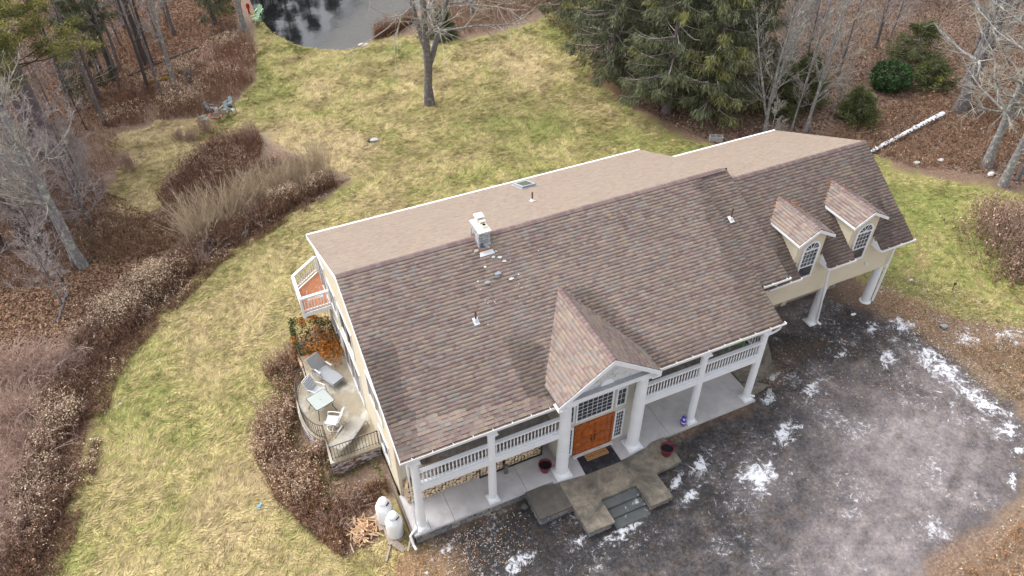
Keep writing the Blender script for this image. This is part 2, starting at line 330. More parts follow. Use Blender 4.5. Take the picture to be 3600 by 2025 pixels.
def terrain_mat():
    m, nt, b = newmat('terrain'); L = nt.links
    at = []
    for nm in ('wa', 'wb', 'wc'):
        a = nt.nodes.new('ShaderNodeAttribute'); a.attribute_name = nm; s = nt.nodes.new('ShaderNodeSeparateColor'); L.new(a.outputs['Color'], s.inputs[0]); at += list(s.outputs[:3])
    aL, aD, aS, aP, aM, aG, aT, _, _ = at
    big = noise(nt, .35, 5, .6).outputs[0]; med = noise(nt, 1.6, 5, .65).outputs[0]; fine = noise(nt, 9, 5, .7).outputs[0]; vf = noise(nt, 34, 3, .7).outputs[0]
    # lawn
    gfac = mth(nt, 'ADD', mth(nt, 'MULTIPLY', mth(nt, 'SUBTRACT', med, .5), 1.6), mth(nt, 'MULTIPLY', mth(nt, 'SUBTRACT', big, .5), 1.2))
    gfac = mth(nt, 'ADD', mth(nt, 'ADD', gfac, .50), mth(nt, 'SUBTRACT', mth(nt, 'MULTIPLY', aG, .55), mth(nt, 'MULTIPLY', aT, .6)), True)
    lc = ramp(nt, gfac, [(0, (.35,.265,.14)), (.35, (.325,.27,.115)), (.62, (.27,.25,.09)), (1, (.19,.21,.06))])
    lc = mix(nt, 1, lc, ramp(nt, fine, [(.2, (.55,.55,.5)), (.75, (1.25,1.25,1.2))]), 'MULTIPLY')
    # leaf floor
    fl = ramp(nt, fine, [(.28, (.055,.038,.030)), (.43, (.15,.092,.066)), (.56, (.25,.165,.12)), (.68, (.42,.31,.23))])
    fl = mix(nt, ramp(nt, big, [(.4, (0,0,0)), (.65, (.7,.7,.7))]), fl, (.20,.14,.095))
    fl = mix(nt, mth(nt, 'MULTIPLY', aT, .75, True), fl, (.33,.265,.185))
    # mud / leaves on lawn
    mudc = ramp(nt, fine, [(.3, (.17,.10,.055)), (.5, (.29,.18,.10)), (.7, (.40,.28,.17))])
    # drive
    dk = ramp(nt, vf, [(.28, (.014,.014,.017)), (.5, (.042,.041,.045)), (.68, (.085,.080,.080)), (.8, (.18,.165,.155))])
    dk = mix(nt, ramp(nt, med, [(.45, (0,0,0)), (.7, (.55,.55,.55))]), dk, (.075,.052,.032))
    pc = ramp(nt, med, [(.3, (.22,.19,.195)), (.55, (.295,.258,.255)), (.75, (.385,.335,.32))])
    pc = mix(nt, 1, pc, ramp(nt, vf, [(.25, (.6,.6,.62)), (.7, (1.12,1.12,1.12))]), 'MULTIPLY')
    grit = noise(nt, 6.5, 6, .8).outputs[0]
    pc = mix(nt, 1, pc, ramp(nt, grit, [(.32, (.62,.6,.6)), (.5, (1,1,1)), (.66, (1.2,1.2,1.2))]), 'MULTIPLY')
    dk = mix(nt, 1, dk, ramp(nt, grit, [(.35, (.5,.5,.5)), (.5, (1,1,1)), (.65, (2.0,1.9,1.85))]), 'MULTIPLY')
    pf = mth(nt, 'ADD', aP, mth(nt, 'MULTIPLY', mth(nt, 'SUBTRACT', noise(nt, .9, 10, .80, dist=.15).outputs[0], .5), 2.0))
    dc = mix(nt, ramp(nt, pf, [(.1, (0,0,0)), (1.0, (.95,.95,.95))]), dk, pc)
    rust = noise(nt, 3.5, 6, .75, dist=1.2).outputs[0]
    dc = mix(nt, ramp(nt, rust, [(.60, (0,0,0)), (.72, (.45,.45,.45))]), dc, (.16,.065,.04))
    # combine
    col = mix(nt, aL, fl, lc)
    mf = mth(nt, 'ADD', mth(nt, 'MULTIPLY', aM, 1.5), mth(nt, 'MULTIPLY', mth(nt, 'SUBTRACT', fine, .62), 1.5), True)
    mf0 = mth(nt, 'MULTIPLY', mf, ramp(nt, aM, [(.08, (0,0,0)), (.3, (1,1,1))]))
    col = mix(nt, mf0, col, mudc)
    col = mix(nt, aD, col, dc)
    col = mix(nt, mth(nt, 'MULTIPLY', mf0, .72), col, mudc)
    sn = mth(nt, 'ADD', mth(nt, 'MULTIPLY', aS, 1.0), mth(nt, 'MULTIPLY', mth(nt, 'SUBTRACT', noise(nt, 2.8, 10, .80, dist=.6).outputs[0], .5), 4.4))
    sn = mth(nt, 'MULTIPLY', ramp(nt, sn, [(.66, (0,0,0)), (1.08, (1,1,1))]), ramp(nt, aS, [(.03, (0,0,0)), (.3, (1,1,1))]))
    fz_ = mth(nt, 'ADD', mth(nt, 'MULTIPLY', noise(nt, 5.5, 7, .8, dist=.6).outputs[0], 1.0), mth(nt, 'MULTIPLY', mth(nt, 'SUBTRACT', noise(nt, .45, 4, .6).outputs[0], .5), .55))
    fsp = mth(nt, 'MULTIPLY', aD, ramp(nt, fz_, [(.60, (0,0,0)), (.72, (.75,.75,.75))]))
    sn = mth(nt, 'MAXIMUM', sn, fsp)
    col = mix(nt, sn, col, (.72,.73,.78))
    L.new(col, b.inputs['Base Color']); b.inputs['Specular IOR Level'].default_value = .2
    L.new(ramp(nt, pf, [(.1, (.62,.62,.62)), (.6, (.9,.9,.9))]), b.inputs['Roughness'])
    bp = nt.nodes.new('ShaderNodeBump'); bp.inputs['Strength'].default_value = .5; bp.inputs['Distance'].default_value = .12
    L.new(mth(nt, 'ADD', fine, mth(nt, 'MULTIPLY', vf, .4)), bp.inputs['Height']); L.new(bp.outputs[0], b.inputs['Normal'])
    return m
M['terrain'] = terrain_mat()
ny, nx = GX.shape
VI = np.arange(nx*ny).reshape(ny, nx)
Q = np.stack([VI[:-1, :-1], VI[:-1, 1:], VI[1:, 1:], VI[1:, :-1]], -1).reshape(-1, 4)
VV = np.stack([GX, GY, GZ], -1).reshape(-1, 3)
def cellv(a): return ((a[:-1, :-1]+a[1:, 1:]+a[:-1, 1:]+a[1:, :-1])/4).ravel()
cD, cL, cP = cellv(drive), cellv(lawn), cellv(sP)
cls = np.where(cP > 0, 3, np.where(cD > .5, 2, np.where(cL > .5, 1, 0)))
for k, nm in enumerate(('forest_floor', 'lawn', 'driveway', 'pond_bed')):
    q = Q[cls == k]; u, inv = np.unique(q, return_inverse=True)
    o = bigmesh(nm, VV[u], inv.reshape(-1, 4), M['terrain'], smooth=True); struct(o)
    for an, (r_, g_, b_) in zip(('wa', 'wb', 'wc'), W):
        a = o.data.attributes.new(an, 'FLOAT_COLOR', 'POINT')
        a.data.foreach_set('color', np.stack([r_, g_, b_, np.ones_like(r_)], -1).reshape(-1, 4)[u].astype(np.float32).ravel())
def hz(x, y):
    """ground height, read off the terrain grid"""
    x = np.asarray(x, float); y = np.asarray(y, float)
    i = np.clip(np.searchsorted(gx, x)-1, 0, nx-2); j = np.clip(np.searchsorted(gy, y)-1, 0, ny-2)
    fx = (x-gx[i])/(gx[i+1]-gx[i]); fy = (y-gy[j])/(gy[j+1]-gy[j])
    return (GZ[j, i]*(1-fx)+GZ[j, i+1]*fx)*(1-fy)+(GZ[j+1, i]*(1-fx)+GZ[j+1, i+1]*fx)*fy
def hgt(x, y): return float(hz(x, y))

# pond water with a skin of ice
def pond_mat():
    m, nt, b = newmat('pond_water'); L = nt.links
    tc = nt.nodes.new('ShaderNodeTexCoord'); tc.name = 'TC'
    sp = nt.nodes.new('ShaderNodeSeparateXYZ'); L.new(tc.outputs['Object'], sp.inputs[0])
    # ice on the near right side of the pond
    d = mth(nt, 'ADD', mth(nt, 'MULTIPLY', mth(nt, 'SUBTRACT', sp.outputs[0], 9.4), .20), mth(nt, 'MULTIPLY', mth(nt, 'SUBTRACT', 52.5, sp.outputs[1]), .13))
    f = mth(nt, 'ADD', d, mth(nt, 'MULTIPLY', mth(nt, 'SUBTRACT', noise(nt, .45, 5, .6, dist=.5).outputs[0], .5), .9))
    ice = ramp(nt, f, [(.12, (0,0,0)), (.75, (1,1,1))])
    streak = ramp(nt, noise(nt, .9, 6, .7, dist=2.0).outputs[0], [(.5, (0,0,0)), (.62, (1,1,1))])
    c = mix(nt, ice, (.010,.011,.013), mix(nt, mth(nt, 'MULTIPLY', streak, .5), (.085,.08,.072), (.045,.043,.041)))
    L.new(c, b.inputs['Base Color']); L.new(ramp(nt, ice, [(0, (.05,)*3), (1, (.5,)*3)]), b.inputs['Roughness'])
    bp = nt.nodes.new('ShaderNodeBump'); bp.inputs['Strength'].default_value = .06; bp.inputs['Distance'].default_value = .1
    L.new(noise(nt, 1.2, 4, .6).outputs[0], bp.inputs['Height']); L.new(bp.outputs[0], b.inputs['Normal'])
    return m
w = MB().zpoly([(13+(x-13)*1.05, 60+(y-60)*1.04) for x, y in POND], -.42, -.12).build('pond', pond_mat()); struct(w)
# ------------------------------------------------------------------ the house
rng = np.random.RandomState(11)
ZS, ZE, YR, ZR, YB, ZB = .39, 5.065, 6.85, 8.32, 13.78, 5.47
L1, XS = 16.9, 18.39
XG, YGR, ZG, YGE, ZGE, YGB, ZGB = 26.44, 6.36, 8.0, 2.0, 5.03, 12.3, 5.53
SLOPE = (ZR-ZE)/YR; GSL = (ZG-ZGE)/(YGR-YGE)
house = thing('house', 'large beige house with brown shingle roofs, white columned porch and attached garage wing', 'house', (9, 3, .2))

PAL = np.array([(.275,.212,.186),(.245,.185,.166),(.225,.168,.155),(.295,.230,.185),(.305,.245,.197),(.268,.235,.212),(.252,.226,.206),(.28,.212,.190),(.235,.172,.160),(.295,.236,.203)])*1.07
PW = np.array([.16,.14,.08,.12,.08,.10,.10,.11,.06,.05])
PAL = PAL.mean(0)+(PAL-PAL.mean(0))*1.0; PAL *= np.array((.93,.915,.905))
EXP = .155
def tabs(W, H, e=EXP, seed=0):
    """list of (u0,u1,v0,thickness,colour index)"""
    r = np.random.RandomState(seed); out = []
    for i in range(int(math.ceil(H/e))):
        u = -r.rand()*.3; v = i*e
        while u < W:
            w = r.choice([.12,.17,.23,.31], p=[.25,.3,.28,.17]); a, b = max(0, u), min(W, u+w); u += w
            if b-a > .03: out.append((a, b, v, r.choice([.004,.022]), r.choice(len(PAL), p=PW/PW.sum())))
    return out
def tab_geo(a, b, v, t, e=EXP, vmax=1e9):
    v1 = min(v+e+.012, vmax); v0 = v-.012
    vm = v0+(v1-v0)*(.74 if t > .012 else .74); f = (vm-v0)/(v1-v0); zm = (t+.006)*(1-f)+.002*f
    return [(a,v0,-.004),(b,v0,-.004),(a,v0,t+.006),(b,v0,t+.006),(a,vm,zm),(b,vm,zm),(a,v1,.002),(b,v1,.002)], [(0,1,3,2),(2,3,5,4),(4,5,7,6)]
def frame(o, u, v):
    o, u, v = (np.array(q, float) for q in (o, u, v)); u /= np.linalg.norm(u); v /= np.linalg.norm(v); n = np.cross(u, v); return o, u, v, n
SHV = {}
def shingle_part(T, o, u, v, n, parent):
    a, b, vv, t, ci, dq = T; w = round(b-a, 2); key = (w, t, ci, dq)
    if key not in SHV:
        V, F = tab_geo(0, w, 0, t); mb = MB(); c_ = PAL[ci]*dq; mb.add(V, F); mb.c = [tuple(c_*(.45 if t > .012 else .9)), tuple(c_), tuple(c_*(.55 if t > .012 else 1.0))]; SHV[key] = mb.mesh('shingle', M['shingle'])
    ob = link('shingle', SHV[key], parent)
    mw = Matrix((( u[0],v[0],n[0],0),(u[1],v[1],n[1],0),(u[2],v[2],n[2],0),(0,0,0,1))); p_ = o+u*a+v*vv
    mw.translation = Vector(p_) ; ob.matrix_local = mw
def damp_none(u, v, P): return np.ones(len(u))
def shingle_field(o, u, v, W, H, parent, seed, damp=None, even=0, keep=None, single=None, clip=None, name='shingle', soft=False):
    o, u, v, n = frame(o, u, v); T = tabs(W, H, seed=seed); V = []; F = []; C = []; r = np.random.RandomState(seed+5)
    um = np.array([(t[0]+t[1])/2 for t in T]); vm = np.array([t[2]+.07 for t in T]); P = o+um[:, None]*u+vm[:, None]*v
    D = damp(um, vm, P) if damp else np.ones(len(T)); cand = []
    for i, t in enumerate(T):
        a, b, vv, th, ci = t
        if clip:
            lo, hi = clip(vv+.07); a, b = max(a, lo), min(b, hi)
            if b-a < .02: continue
        if keep and not keep(um[i], vm[i]): continue
        if single and single(um[i], vm[i]): cand.append((a, b, vv, th, ci, round(float(D[i])*10)/10)); continue
        if soft: th = .004
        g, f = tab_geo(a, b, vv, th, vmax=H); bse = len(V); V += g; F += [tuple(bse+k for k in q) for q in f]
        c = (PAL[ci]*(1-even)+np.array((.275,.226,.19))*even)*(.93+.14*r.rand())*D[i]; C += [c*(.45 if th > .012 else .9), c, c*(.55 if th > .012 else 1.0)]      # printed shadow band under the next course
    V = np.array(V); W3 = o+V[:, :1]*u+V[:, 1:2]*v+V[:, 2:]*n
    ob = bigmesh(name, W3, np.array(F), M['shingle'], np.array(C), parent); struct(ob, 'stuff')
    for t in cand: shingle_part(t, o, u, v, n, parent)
    return len(cand)
def caps(a, b, wl, wr, parent, n_=None, step=.2, w=.15, seed=0):
    """folded ridge caps from a to b; wl, wr = downslope unit vectors on each side"""
    a, b, wl, wr = (np.array(q, float) for q in (a, b, wl, wr)); d = b-a; L = np.linalg.norm(d); d /= L; wl /= np.linalg.norm(wl); wr /= np.linalg.norm(wr)
    up = -(wl+wr); up /= np.linalg.norm(up); r = np.random.RandomState(seed); meshes = []
    for c in range(5):
        mb = MB(); mb.col = tuple(np.array([(.20,.145,.135),(.185,.13,.125),(.21,.16,.15),(.17,.122,.118),(.225,.165,.15)][c]))
        V = []
        for t, hgt_ in ((0,.036),(step+.05,.014)):
            for q in (wl*w, 0*wl, wr*w): V.append(d*t+q+up*hgt_)
            for q in (wl*w, 0*wl, wr*w): V.append(d*t+q-up*.004)
        mb.add(V, [(0,1,7,6),(1,2,8,7),(0,3,4,1),(1,4,5,2),(0,6,9,3),(2,5,11,8)]); meshes.append(mb.mesh('ridge_cap', M['shingle']))
    k = int(L/step)
    for i in range(k):
        ob = link('ridge_cap', meshes[r.randint(5)], parent); p_ = a+d*(i*step)
        ob.location = (ob.location[0]+p_[0], ob.location[1]+p_[1], ob.location[2]+p_[2])

def slab(P, th, name, mat_, parent=None):
    """sloped slab below polygon P (top face)"""
    return MB().prism([np.array(q)-np.array((0,0,.006)) for q in P], (0,0,-th)).build(name, mat_, parent)
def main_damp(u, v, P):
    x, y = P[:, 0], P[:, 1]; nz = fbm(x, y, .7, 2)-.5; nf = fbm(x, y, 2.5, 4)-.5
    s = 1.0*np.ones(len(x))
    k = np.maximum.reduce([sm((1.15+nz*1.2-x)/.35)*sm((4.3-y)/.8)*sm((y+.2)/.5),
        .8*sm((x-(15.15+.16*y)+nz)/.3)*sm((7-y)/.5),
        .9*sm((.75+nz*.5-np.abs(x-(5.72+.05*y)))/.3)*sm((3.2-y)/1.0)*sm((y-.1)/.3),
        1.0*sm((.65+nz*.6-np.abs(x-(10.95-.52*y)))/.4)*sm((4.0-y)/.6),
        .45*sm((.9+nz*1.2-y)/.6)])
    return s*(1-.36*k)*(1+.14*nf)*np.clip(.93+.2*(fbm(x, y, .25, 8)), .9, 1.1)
# main roof
roof = slab([(0,0,ZE),(L1,0,ZE),(L1-.2,YR,ZR),(0,YR,ZR)], .1, 'roof', M['roofdeck'], house)
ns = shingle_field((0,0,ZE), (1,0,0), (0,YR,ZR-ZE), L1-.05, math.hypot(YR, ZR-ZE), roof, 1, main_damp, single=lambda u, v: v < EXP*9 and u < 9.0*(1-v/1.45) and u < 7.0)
rear = slab([(0,YR,ZR),(XS,YR,ZR),(XS,YB,ZB),(0,YB,ZB)], .1, 'rear_roof', M['roofdeck'], house)
rd = lambda u, v, P: np.ones((len(u), 1))*np.array((1.0,.985,.93))
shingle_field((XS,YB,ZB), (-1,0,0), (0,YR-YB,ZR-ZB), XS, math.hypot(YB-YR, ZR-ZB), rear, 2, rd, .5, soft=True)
caps((0,YR,ZR+.012), (XS,YR,ZR+.012), (0,-YR,ZE-ZR), (0,YB-YR,ZB-ZR), roof, seed=3)
# step-down strip between house and garage
sy = 1.65
strip = slab([(L1-.6,sy,ZE+SLOPE*sy-.09),(XS,sy,ZE+SLOPE*sy-.09),(XS,YR,ZR-.09),(L1-.6,YR,ZR-.09)], .1, 'link_roof', M['roofdeck'], house)
sdmp = lambda u, v, P: .80*(1+.2*(fbm(P[:, 0], P[:, 1], 1.1, 3)-.5))*np.clip(.84+.05*(P[:, 1]-1.6), .8, 1)*(1-.18*(P[:, 0] < 17.3)*sm((P[:, 1]-4.5)/.5))
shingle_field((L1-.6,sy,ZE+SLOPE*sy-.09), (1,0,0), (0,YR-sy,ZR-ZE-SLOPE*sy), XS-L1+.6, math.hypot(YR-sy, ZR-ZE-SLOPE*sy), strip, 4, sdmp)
# garage roof, cut where the wall dormers pass through the eave
DORM = (20.33, 23.5)
CUT = [(d-.73, d+.87) for d in DORM]
gar = MB()
eaves = [(17.2, CUT[0][0]), (CUT[0][1], CUT[1][0]), (CUT[1][1], XG)]
def gz(y): return ZGE+GSL*(y-YGE)
for a, b in eaves: gar.prism([(a,YGE,gz(YGE)-.006),(b,YGE,gz(YGE)-.006),(b,2.75,gz(2.75)-.006),(a,2.75,gz(2.75)-.006)], (0,0,-.1))
gar.prism([(17.2,2.75,gz(2.75)-.006),(XG,2.75,gz(2.75)-.006),(XG,YGR,ZG-.006),(17.2,YGR,ZG-.006)], (0,0,-.1))
groof = gar.build('garage_roof', M['roofdeck'], house)
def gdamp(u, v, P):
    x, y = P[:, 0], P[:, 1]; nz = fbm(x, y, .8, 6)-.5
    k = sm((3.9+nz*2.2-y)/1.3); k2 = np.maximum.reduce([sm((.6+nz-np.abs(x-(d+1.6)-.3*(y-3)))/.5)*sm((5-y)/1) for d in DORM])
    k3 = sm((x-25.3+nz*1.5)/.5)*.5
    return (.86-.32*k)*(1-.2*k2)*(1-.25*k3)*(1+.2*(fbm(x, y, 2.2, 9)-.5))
gs = math.hypot(1, GSL)
def gkeep(u, v):
    x = 17.2+u; y = YGE+v/gs
    return not (y < 2.72 and any(a-.02 < x < b+.02 for a, b in CUT))
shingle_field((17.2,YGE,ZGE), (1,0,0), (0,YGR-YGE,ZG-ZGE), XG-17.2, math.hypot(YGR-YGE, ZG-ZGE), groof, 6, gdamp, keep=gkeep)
grear = slab([(17.2,YGR,ZG),(XG,YGR,ZG),(XG,YGB,ZGB),(17.2,YGB,ZGB)], .1, 'garage_rear_roof', M['roofdeck'], house)
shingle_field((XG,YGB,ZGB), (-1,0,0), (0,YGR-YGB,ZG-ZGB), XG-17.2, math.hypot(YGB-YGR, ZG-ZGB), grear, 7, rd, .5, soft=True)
caps((18.4,YGR,ZG+.012), (XG,YGR,ZG+.012), (0,-(YGR-YGE),ZGE-ZG), (0,YGB-YGR,ZGB-ZG), groof, seed=8)

# fascia, rakes, gutters (white trim)
def trim(name, build, mat_='white', parent=house): mb = MB(); build(mb); return mb.build(name, M[mat_], parent)
def rake(mb, a, b, dx, hh=.22):
    a, b = np.array(a, float), np.array(b, float); z = np.array((0,0,1.)); mb.prism([a-z*.02, b-z*.02, b-z*hh, a-z*hh], (dx,0,0))
trim('rake_board', lambda m: (rake(m, (-.035,-.02,ZE), (-.035,YR,ZR), .033), rake(m, (-.035,YR,ZR), (-.035,YB,ZB), .033)))
trim('drip_edge', lambda m: rake(m, (L1-.02,0,ZE-.02), (L1-.218,YR,ZR-.02), .03, .12), 'roofdeck')
trim('drip_edge', lambda m: (rake(m, (XS-.02,sy,ZE+SLOPE*sy-.11), (XS-.02,YR,ZR-.12), .03, .12), rake(m, (XS-.02,YR,ZR-.02), (XS-.02,YB,ZB-.02), .03)), 'roofdeck')
trim('drip_edge', lambda m: (rake(m, (XG-.02,YGE,ZGE-.02), (XG-.02,YGR,ZG-.02), .03), rake(m, (XG-.02,YGR,ZG-.02), (XG-.02,YGB,ZGB-.02), .03)), 'roofdeck')
trim('soffit', lambda m: (m.prism([(0,.05,ZE-.14),(0,YR,ZR-.14),(0,YB,ZB-.14),(0,YB,ZB-.16),(0,YR,ZR-.16),(0,.05,ZE-.16)], (.22,0,0)),))
def gutter(name, a, b, y, z, dirty=True):
    m = MB()
    m.prism([(a,y-.115,z),(a,y-.10,z-.11),(a,y,z-.11),(a,y,z-.095),(a,y-.085,z-.095),(a,y-.10,z)], (b-a,0,0))
    m.box(a-.012,a,y-.115,y,z-.11,z); m.box(b,b+.012,y-.115,y,z-.11,z)
    g = m.build(name, M['white'], house)
    k = MB()
    for x in np.arange(a+.45, b, .78): k.box(x-.013,x+.013,y-.12,y+.02,z+.002,z+.012)
    k.build('gutter_hanger', M['white'], g); d = MB(); d.box(a,b,y-.084,y-.002,z-.09,z-.03); d.build('gutter_debris', M['plank'], g)
    return g
gutter('gutter', -.03, 6.2, -.005, ZE-.02); gutter('gutter', 10.3, L1+.12, -.005, ZE-.02)
gutter('gutter', L1+.12, XS+.05, sy-.005, ZE+SLOPE*sy-.10)
for a, b in eaves: gutter('gutter', max(a, 17.75)+.01, b+(.06 if b == XG else -.01), YGE-.005, ZGE-.02)
trim('rear_gutter', lambda m: (m.box(-.02,XS,YB,YB+.1,ZB-.12,ZB+.01), m.box(XS,XG,YGB,YGB+.1,ZGB-.12,ZGB+.01)))

# walls
def wall_gable(mb, x, t, y0, y1, z0, ridge_y, zr_, zl, zr2):
    mb.prism([(x,y0,z0),(x,y1,z0),(x,y1,zr2),(x,ridge_y,zr_),(x,y0,zl)], (t,0,0))
zr_u = lambda y: ZE+SLOPE*y-.12
rz_u = lambda y: ZR+(ZB-ZR)/(YB-YR)*(y-YR)-.12
mb = MB(); wall_gable(mb, .2, .2, 1.8, 13.4, .05, YR, ZR-.12, zr_u(1.8), rz_u(13.4)); wl = mb.build('wall', M['siding'], house)
mb = MB(); mb.box(.17,.21,1.82,13.4,-.95,.08); mb.build('foundation', M['brick'], house)
for zz in np.arange(.15, 7.6, .115):       # lapped boards on the left gable
    if zz < 5: y0, y1 = 1.82, 13.4
    else: y0 = max(1.82, (zz+.25-ZE)/SLOPE); y1 = min(13.4, YR+(ZR-.25-zz)/((ZR-ZB)/(YB-YR)))
    if y1-y0 < .3: break
    b_ = MB(); b_.prism([(.2,y0,zz),(.178,y0,zz),(.19,y0,zz+.118),(.2,y0,zz+.118)], (0,y1-y0,0)); b_.build('siding_board', M['siding'], wl)
mb = MB(); mb.box(.4,L1-.3,1.8,2.0,.39,zr_u(1.8)); mb.prism([(16.4,1.8,.3),(16.4,5,.3),(16.4,5,zr_u(5)-.05),(16.4,1.8,zr_u(1.8)-.05)], (.2,0,0)); fw = mb.build('front_wall', M['siding_grey'], house)
for zz in np.arange(.45, 5.5, .115):
    b_ = MB(); b_.prism([(.2,1.8,zz),(.2,1.782,zz),(.2,1.794,zz+.118),(.2,1.8,zz+.118)], (2.4,0,0)); b_.build('siding_board', M['siding_grey'], fw)
trim('corner_board', lambda m: (m.box(.165,.30,1.765,1.80,.3,5.6), m.box(.165,.18,1.80,1.92,.05,5.6)), 'siding')
mb = MB(); mb.box(.3,XS-.3,13.3,13.4,0,ZB); mb.box(XS-.3,26.0,11.9,12.0,0,ZGB); mb.build('rear_wall', M['siding'], house)
# left-gable windows and slider
def side_window(y0, y1, z0, z1, name='window', n=2):
    x = .2
    m = MB()
    for a in ((y0-.09,y0,z0-.09,z1+.09),(y1,y1+.09,z0-.09,z1+.09),(y0,y1,z1,z1+.09),(y0,y1,z0-.09,z0)): m.box(x-.06,x-.0,*a)
    for i in range(1, n): yy = y0+(y1-y0)*i/n; m.box(x-.055,x-.01,yy-.03,yy+.03,z0,z1)
    w_ = m.build(name, M['white'], house)
    g = MB(); g.box(x-.03,x-.022,y0,y1,z0,z1); g.build('pane', M['pane'], w_)
side_window(6.95, 9.9, .42, 2.45, 'sliding_door', 3); side_window(11.75, 13.1, 2.85, 4.85, 'balcony_door', 2)
side_window(10.5, 12.3, .9, 2.1, 'window', 3); side_window(7.2, 9.3, 3.35, 4.7); side_window(3.2, 5.0, 3.3, 4.6); side_window(9.9, 11.1, 3.35, 4.7); side_window(3.0, 4.2, 1.0, 2.1)

# front windows (facing -y)
def fwindow(x0, x1, z0, z1, y, parent, cols=3, rows=3, arch=False, fr=.07, lower=None, prefix=''):
    """frame, muntins and pane on the wall plane y, standing 3-5 cm proud. returns nothing; children of parent"""
    def outline(o):
        pts = [(x0-o, z0-o), (x1+o, z0-o)]
        if arch:
            cx, r = (x0+x1)/2, (x1-x0)/2+o; zc = z1-(x1-x0)/2
            pts += [(cx+r*math.cos(a), zc+r*math.sin(a)) for a in np.linspace(0, PI, 15)]
        else: pts += [(x1+o, z1+o), (x0-o, z1+o)]
        return pts
    O, I = outline(fr), outline(0); n = len(O); m = MB(); ya, yb = y-.07, y
    V = [(x, ya, z) for x, z in O]+[(x, ya, z) for x, z in I]+[(x, yb, z) for x, z in O]+[(x, yb, z) for x, z in I]
    F = []
    for i in range(n):
        j = (i+1) % n; F += [(i, j, n+j, n+i), (i, 2*n+i, 2*n+j, j), (n+i, n+j, 3*n+j, 3*n+i)]
    m.add(V, F); w_ = m.build('window', M['white'], parent) if not prefix else m.build(prefix, M['white'], parent)
    hold = parent if prefix else w_
    g = MB(); g.prism([(x, y-.030, z) for x, z in I], (0, .006, 0)); g.build('pane', M['pane'], hold)
    k = MB(); zt = z1-(x1-x0)/2 if arch else z1; zl = lower if lower else z0; t = .0065
    for i in range(1, cols): xx = x0+(x1-x0)*i/cols; k.box(xx-t,xx+t,y-.046,y-.031,zl,zt)
    for i in range(1, rows): zz = zl+(zt-zl)*i/rows; k.box(x0,x1,y-.0445,y-.0315,zz-t,zz+t)
    if lower: k.box(x0,x1,y-.056,y-.031,lower-.03,lower+.02)
    if arch:
        k.box(x0,x1,y-.062,y-.031,zt-.035,zt+.035); cx = (x0+x1)/2; r = (x1-x0)/2
        for a in np.radians([35, 70, 110, 145]): k.bar((cx, y-.038, zt), (cx+r*math.cos(a), y-.038, zt+r*math.sin(a)), .02, .014, up=(0,1,0))
    k.build('muntin', M['white'], hold)
def boards(parent, y, z0, z1, span, mat_, e=.105, th=.018):
    zz = z0
    while zz < z1-.02:
        a, b = span(zz+e/2)
        if b-a > .05:
            q = MB(); q.prism([(a,y,zz),(a,y-th,zz),(a,y-.005,min(zz+e+.004, z1)),(a,y,min(zz+e+.004, z1))], (b-a,0,0)); q.build('siding_board', M[mat_], parent)
        zz += e
# entry vestibule
YV = .61
mb = MB(); mb.box(6.72,10.2,YV,1.8,.39,5.2); ent = mb.build('entry_wall', M['siding_grey'], house)
boards(ent, YV, .40, 4.3, lambda z: (6.72, 7.42) if z < 2.42 else (6.72, 7.36), 'siding_grey')
boards(ent, YV, .40, 4.3, lambda z: (9.34, 10.2) if z < 2.42 else (9.3, 10.2), 'siding_grey')
boards(ent, YV, 2.42, 4.3, lambda z: (7.36, 9.3), 'siding_grey')
fwindow(7.50, 9.10, 2.74, 4.06, YV-.018, house, 7, 6)
fwindow(9.37, 9.74, 2.80, 3.98, YV-.018, house, 2, 3, arch=True); fwindow(9.42, 9.76, .68, 2.32, YV-.018, house, 3, 7)
fwindow(6.95, 7.30, 2.80, 3.98, YV-.018, house, 2, 3, arch=True); fwindow(6.95, 7.30, .68, 2.32, YV-.018, house, 3, 7)
# front door: two leaves with raised panels
dr = MB(); dr.box(7.44,7.50,YV-.08,YV,.39,2.42); dr.box(9.24,9.32,YV-.08,YV,.39,2.42); dr.box(7.50,9.24,YV-.08,YV,2.36,2.42); door = dr.build('front_door', M['door'], house)
for x0, x1 in ((7.502,8.368),(8.372,9.238)):
    m = MB(); m.box(x0,x1,YV-.045,YV-.002,.40,2.355); lf = m.build('door_leaf', M['door'], door)
    w_ = (x1-x0)/3
    m = MB()
    for i in range(3):
        a, b = x0+w_*i+.045, x0+w_*(i+1)-.045
        for z0, z1 in ((.50,1.12),(1.45,2.28)): m.add([(a,YV-.047,z0),(b,YV-.047,z0),(b,YV-.047,z1),(a,YV-.047,z1),(a+.03,YV-.068,z0+.03),(b-.03,YV-.068,z0+.03),(b-.03,YV-.068,z1-.03),(a+.03,YV-.068,z1-.03)], [(4,5,6,7),(0,1,5,4),(1,2,6,5),(2,3,7,6),(3,0,4,7)])
    m.build('door_panel', M['door'], door)
    c = MB(); xm = (x0+x1)/2
    pts = [(xm+(x1-x0)*.44*math.cos(a), 1.285+.105*math.sin(a)*(1+.25*math.cos(4*a))) for a in np.linspace(0, 2*PI, 20, endpoint=False)]
    c.prism([(x, YV-.075, z) for x, z in pts], (0,.03,0)); c.build('carved_rail', M['doorcarve'], door)
for x in (8.29, 8.45):
    m = MB(); m.tube([(x,YV-.05,1.05),(x,YV-.11,1.08),(x,YV-.115,1.25),(x,YV-.05,1.30)], .016, 6); m.box(x-.035,x+.035,YV-.056,YV-.044,1.0,1.42); m.build('door_handle', M['handle'], door)
m = MB(); m.lathe([(.045,0),(.045,.02),(.02,.03)], (0,0,0), 12); me = m.mesh('lock', M['handle']); o = link('door_lock', me, door); o.rotation_euler = (PI/2,0,0); o.location = Vector(o.location)+Vector((8.46,YV-.05,1.62))
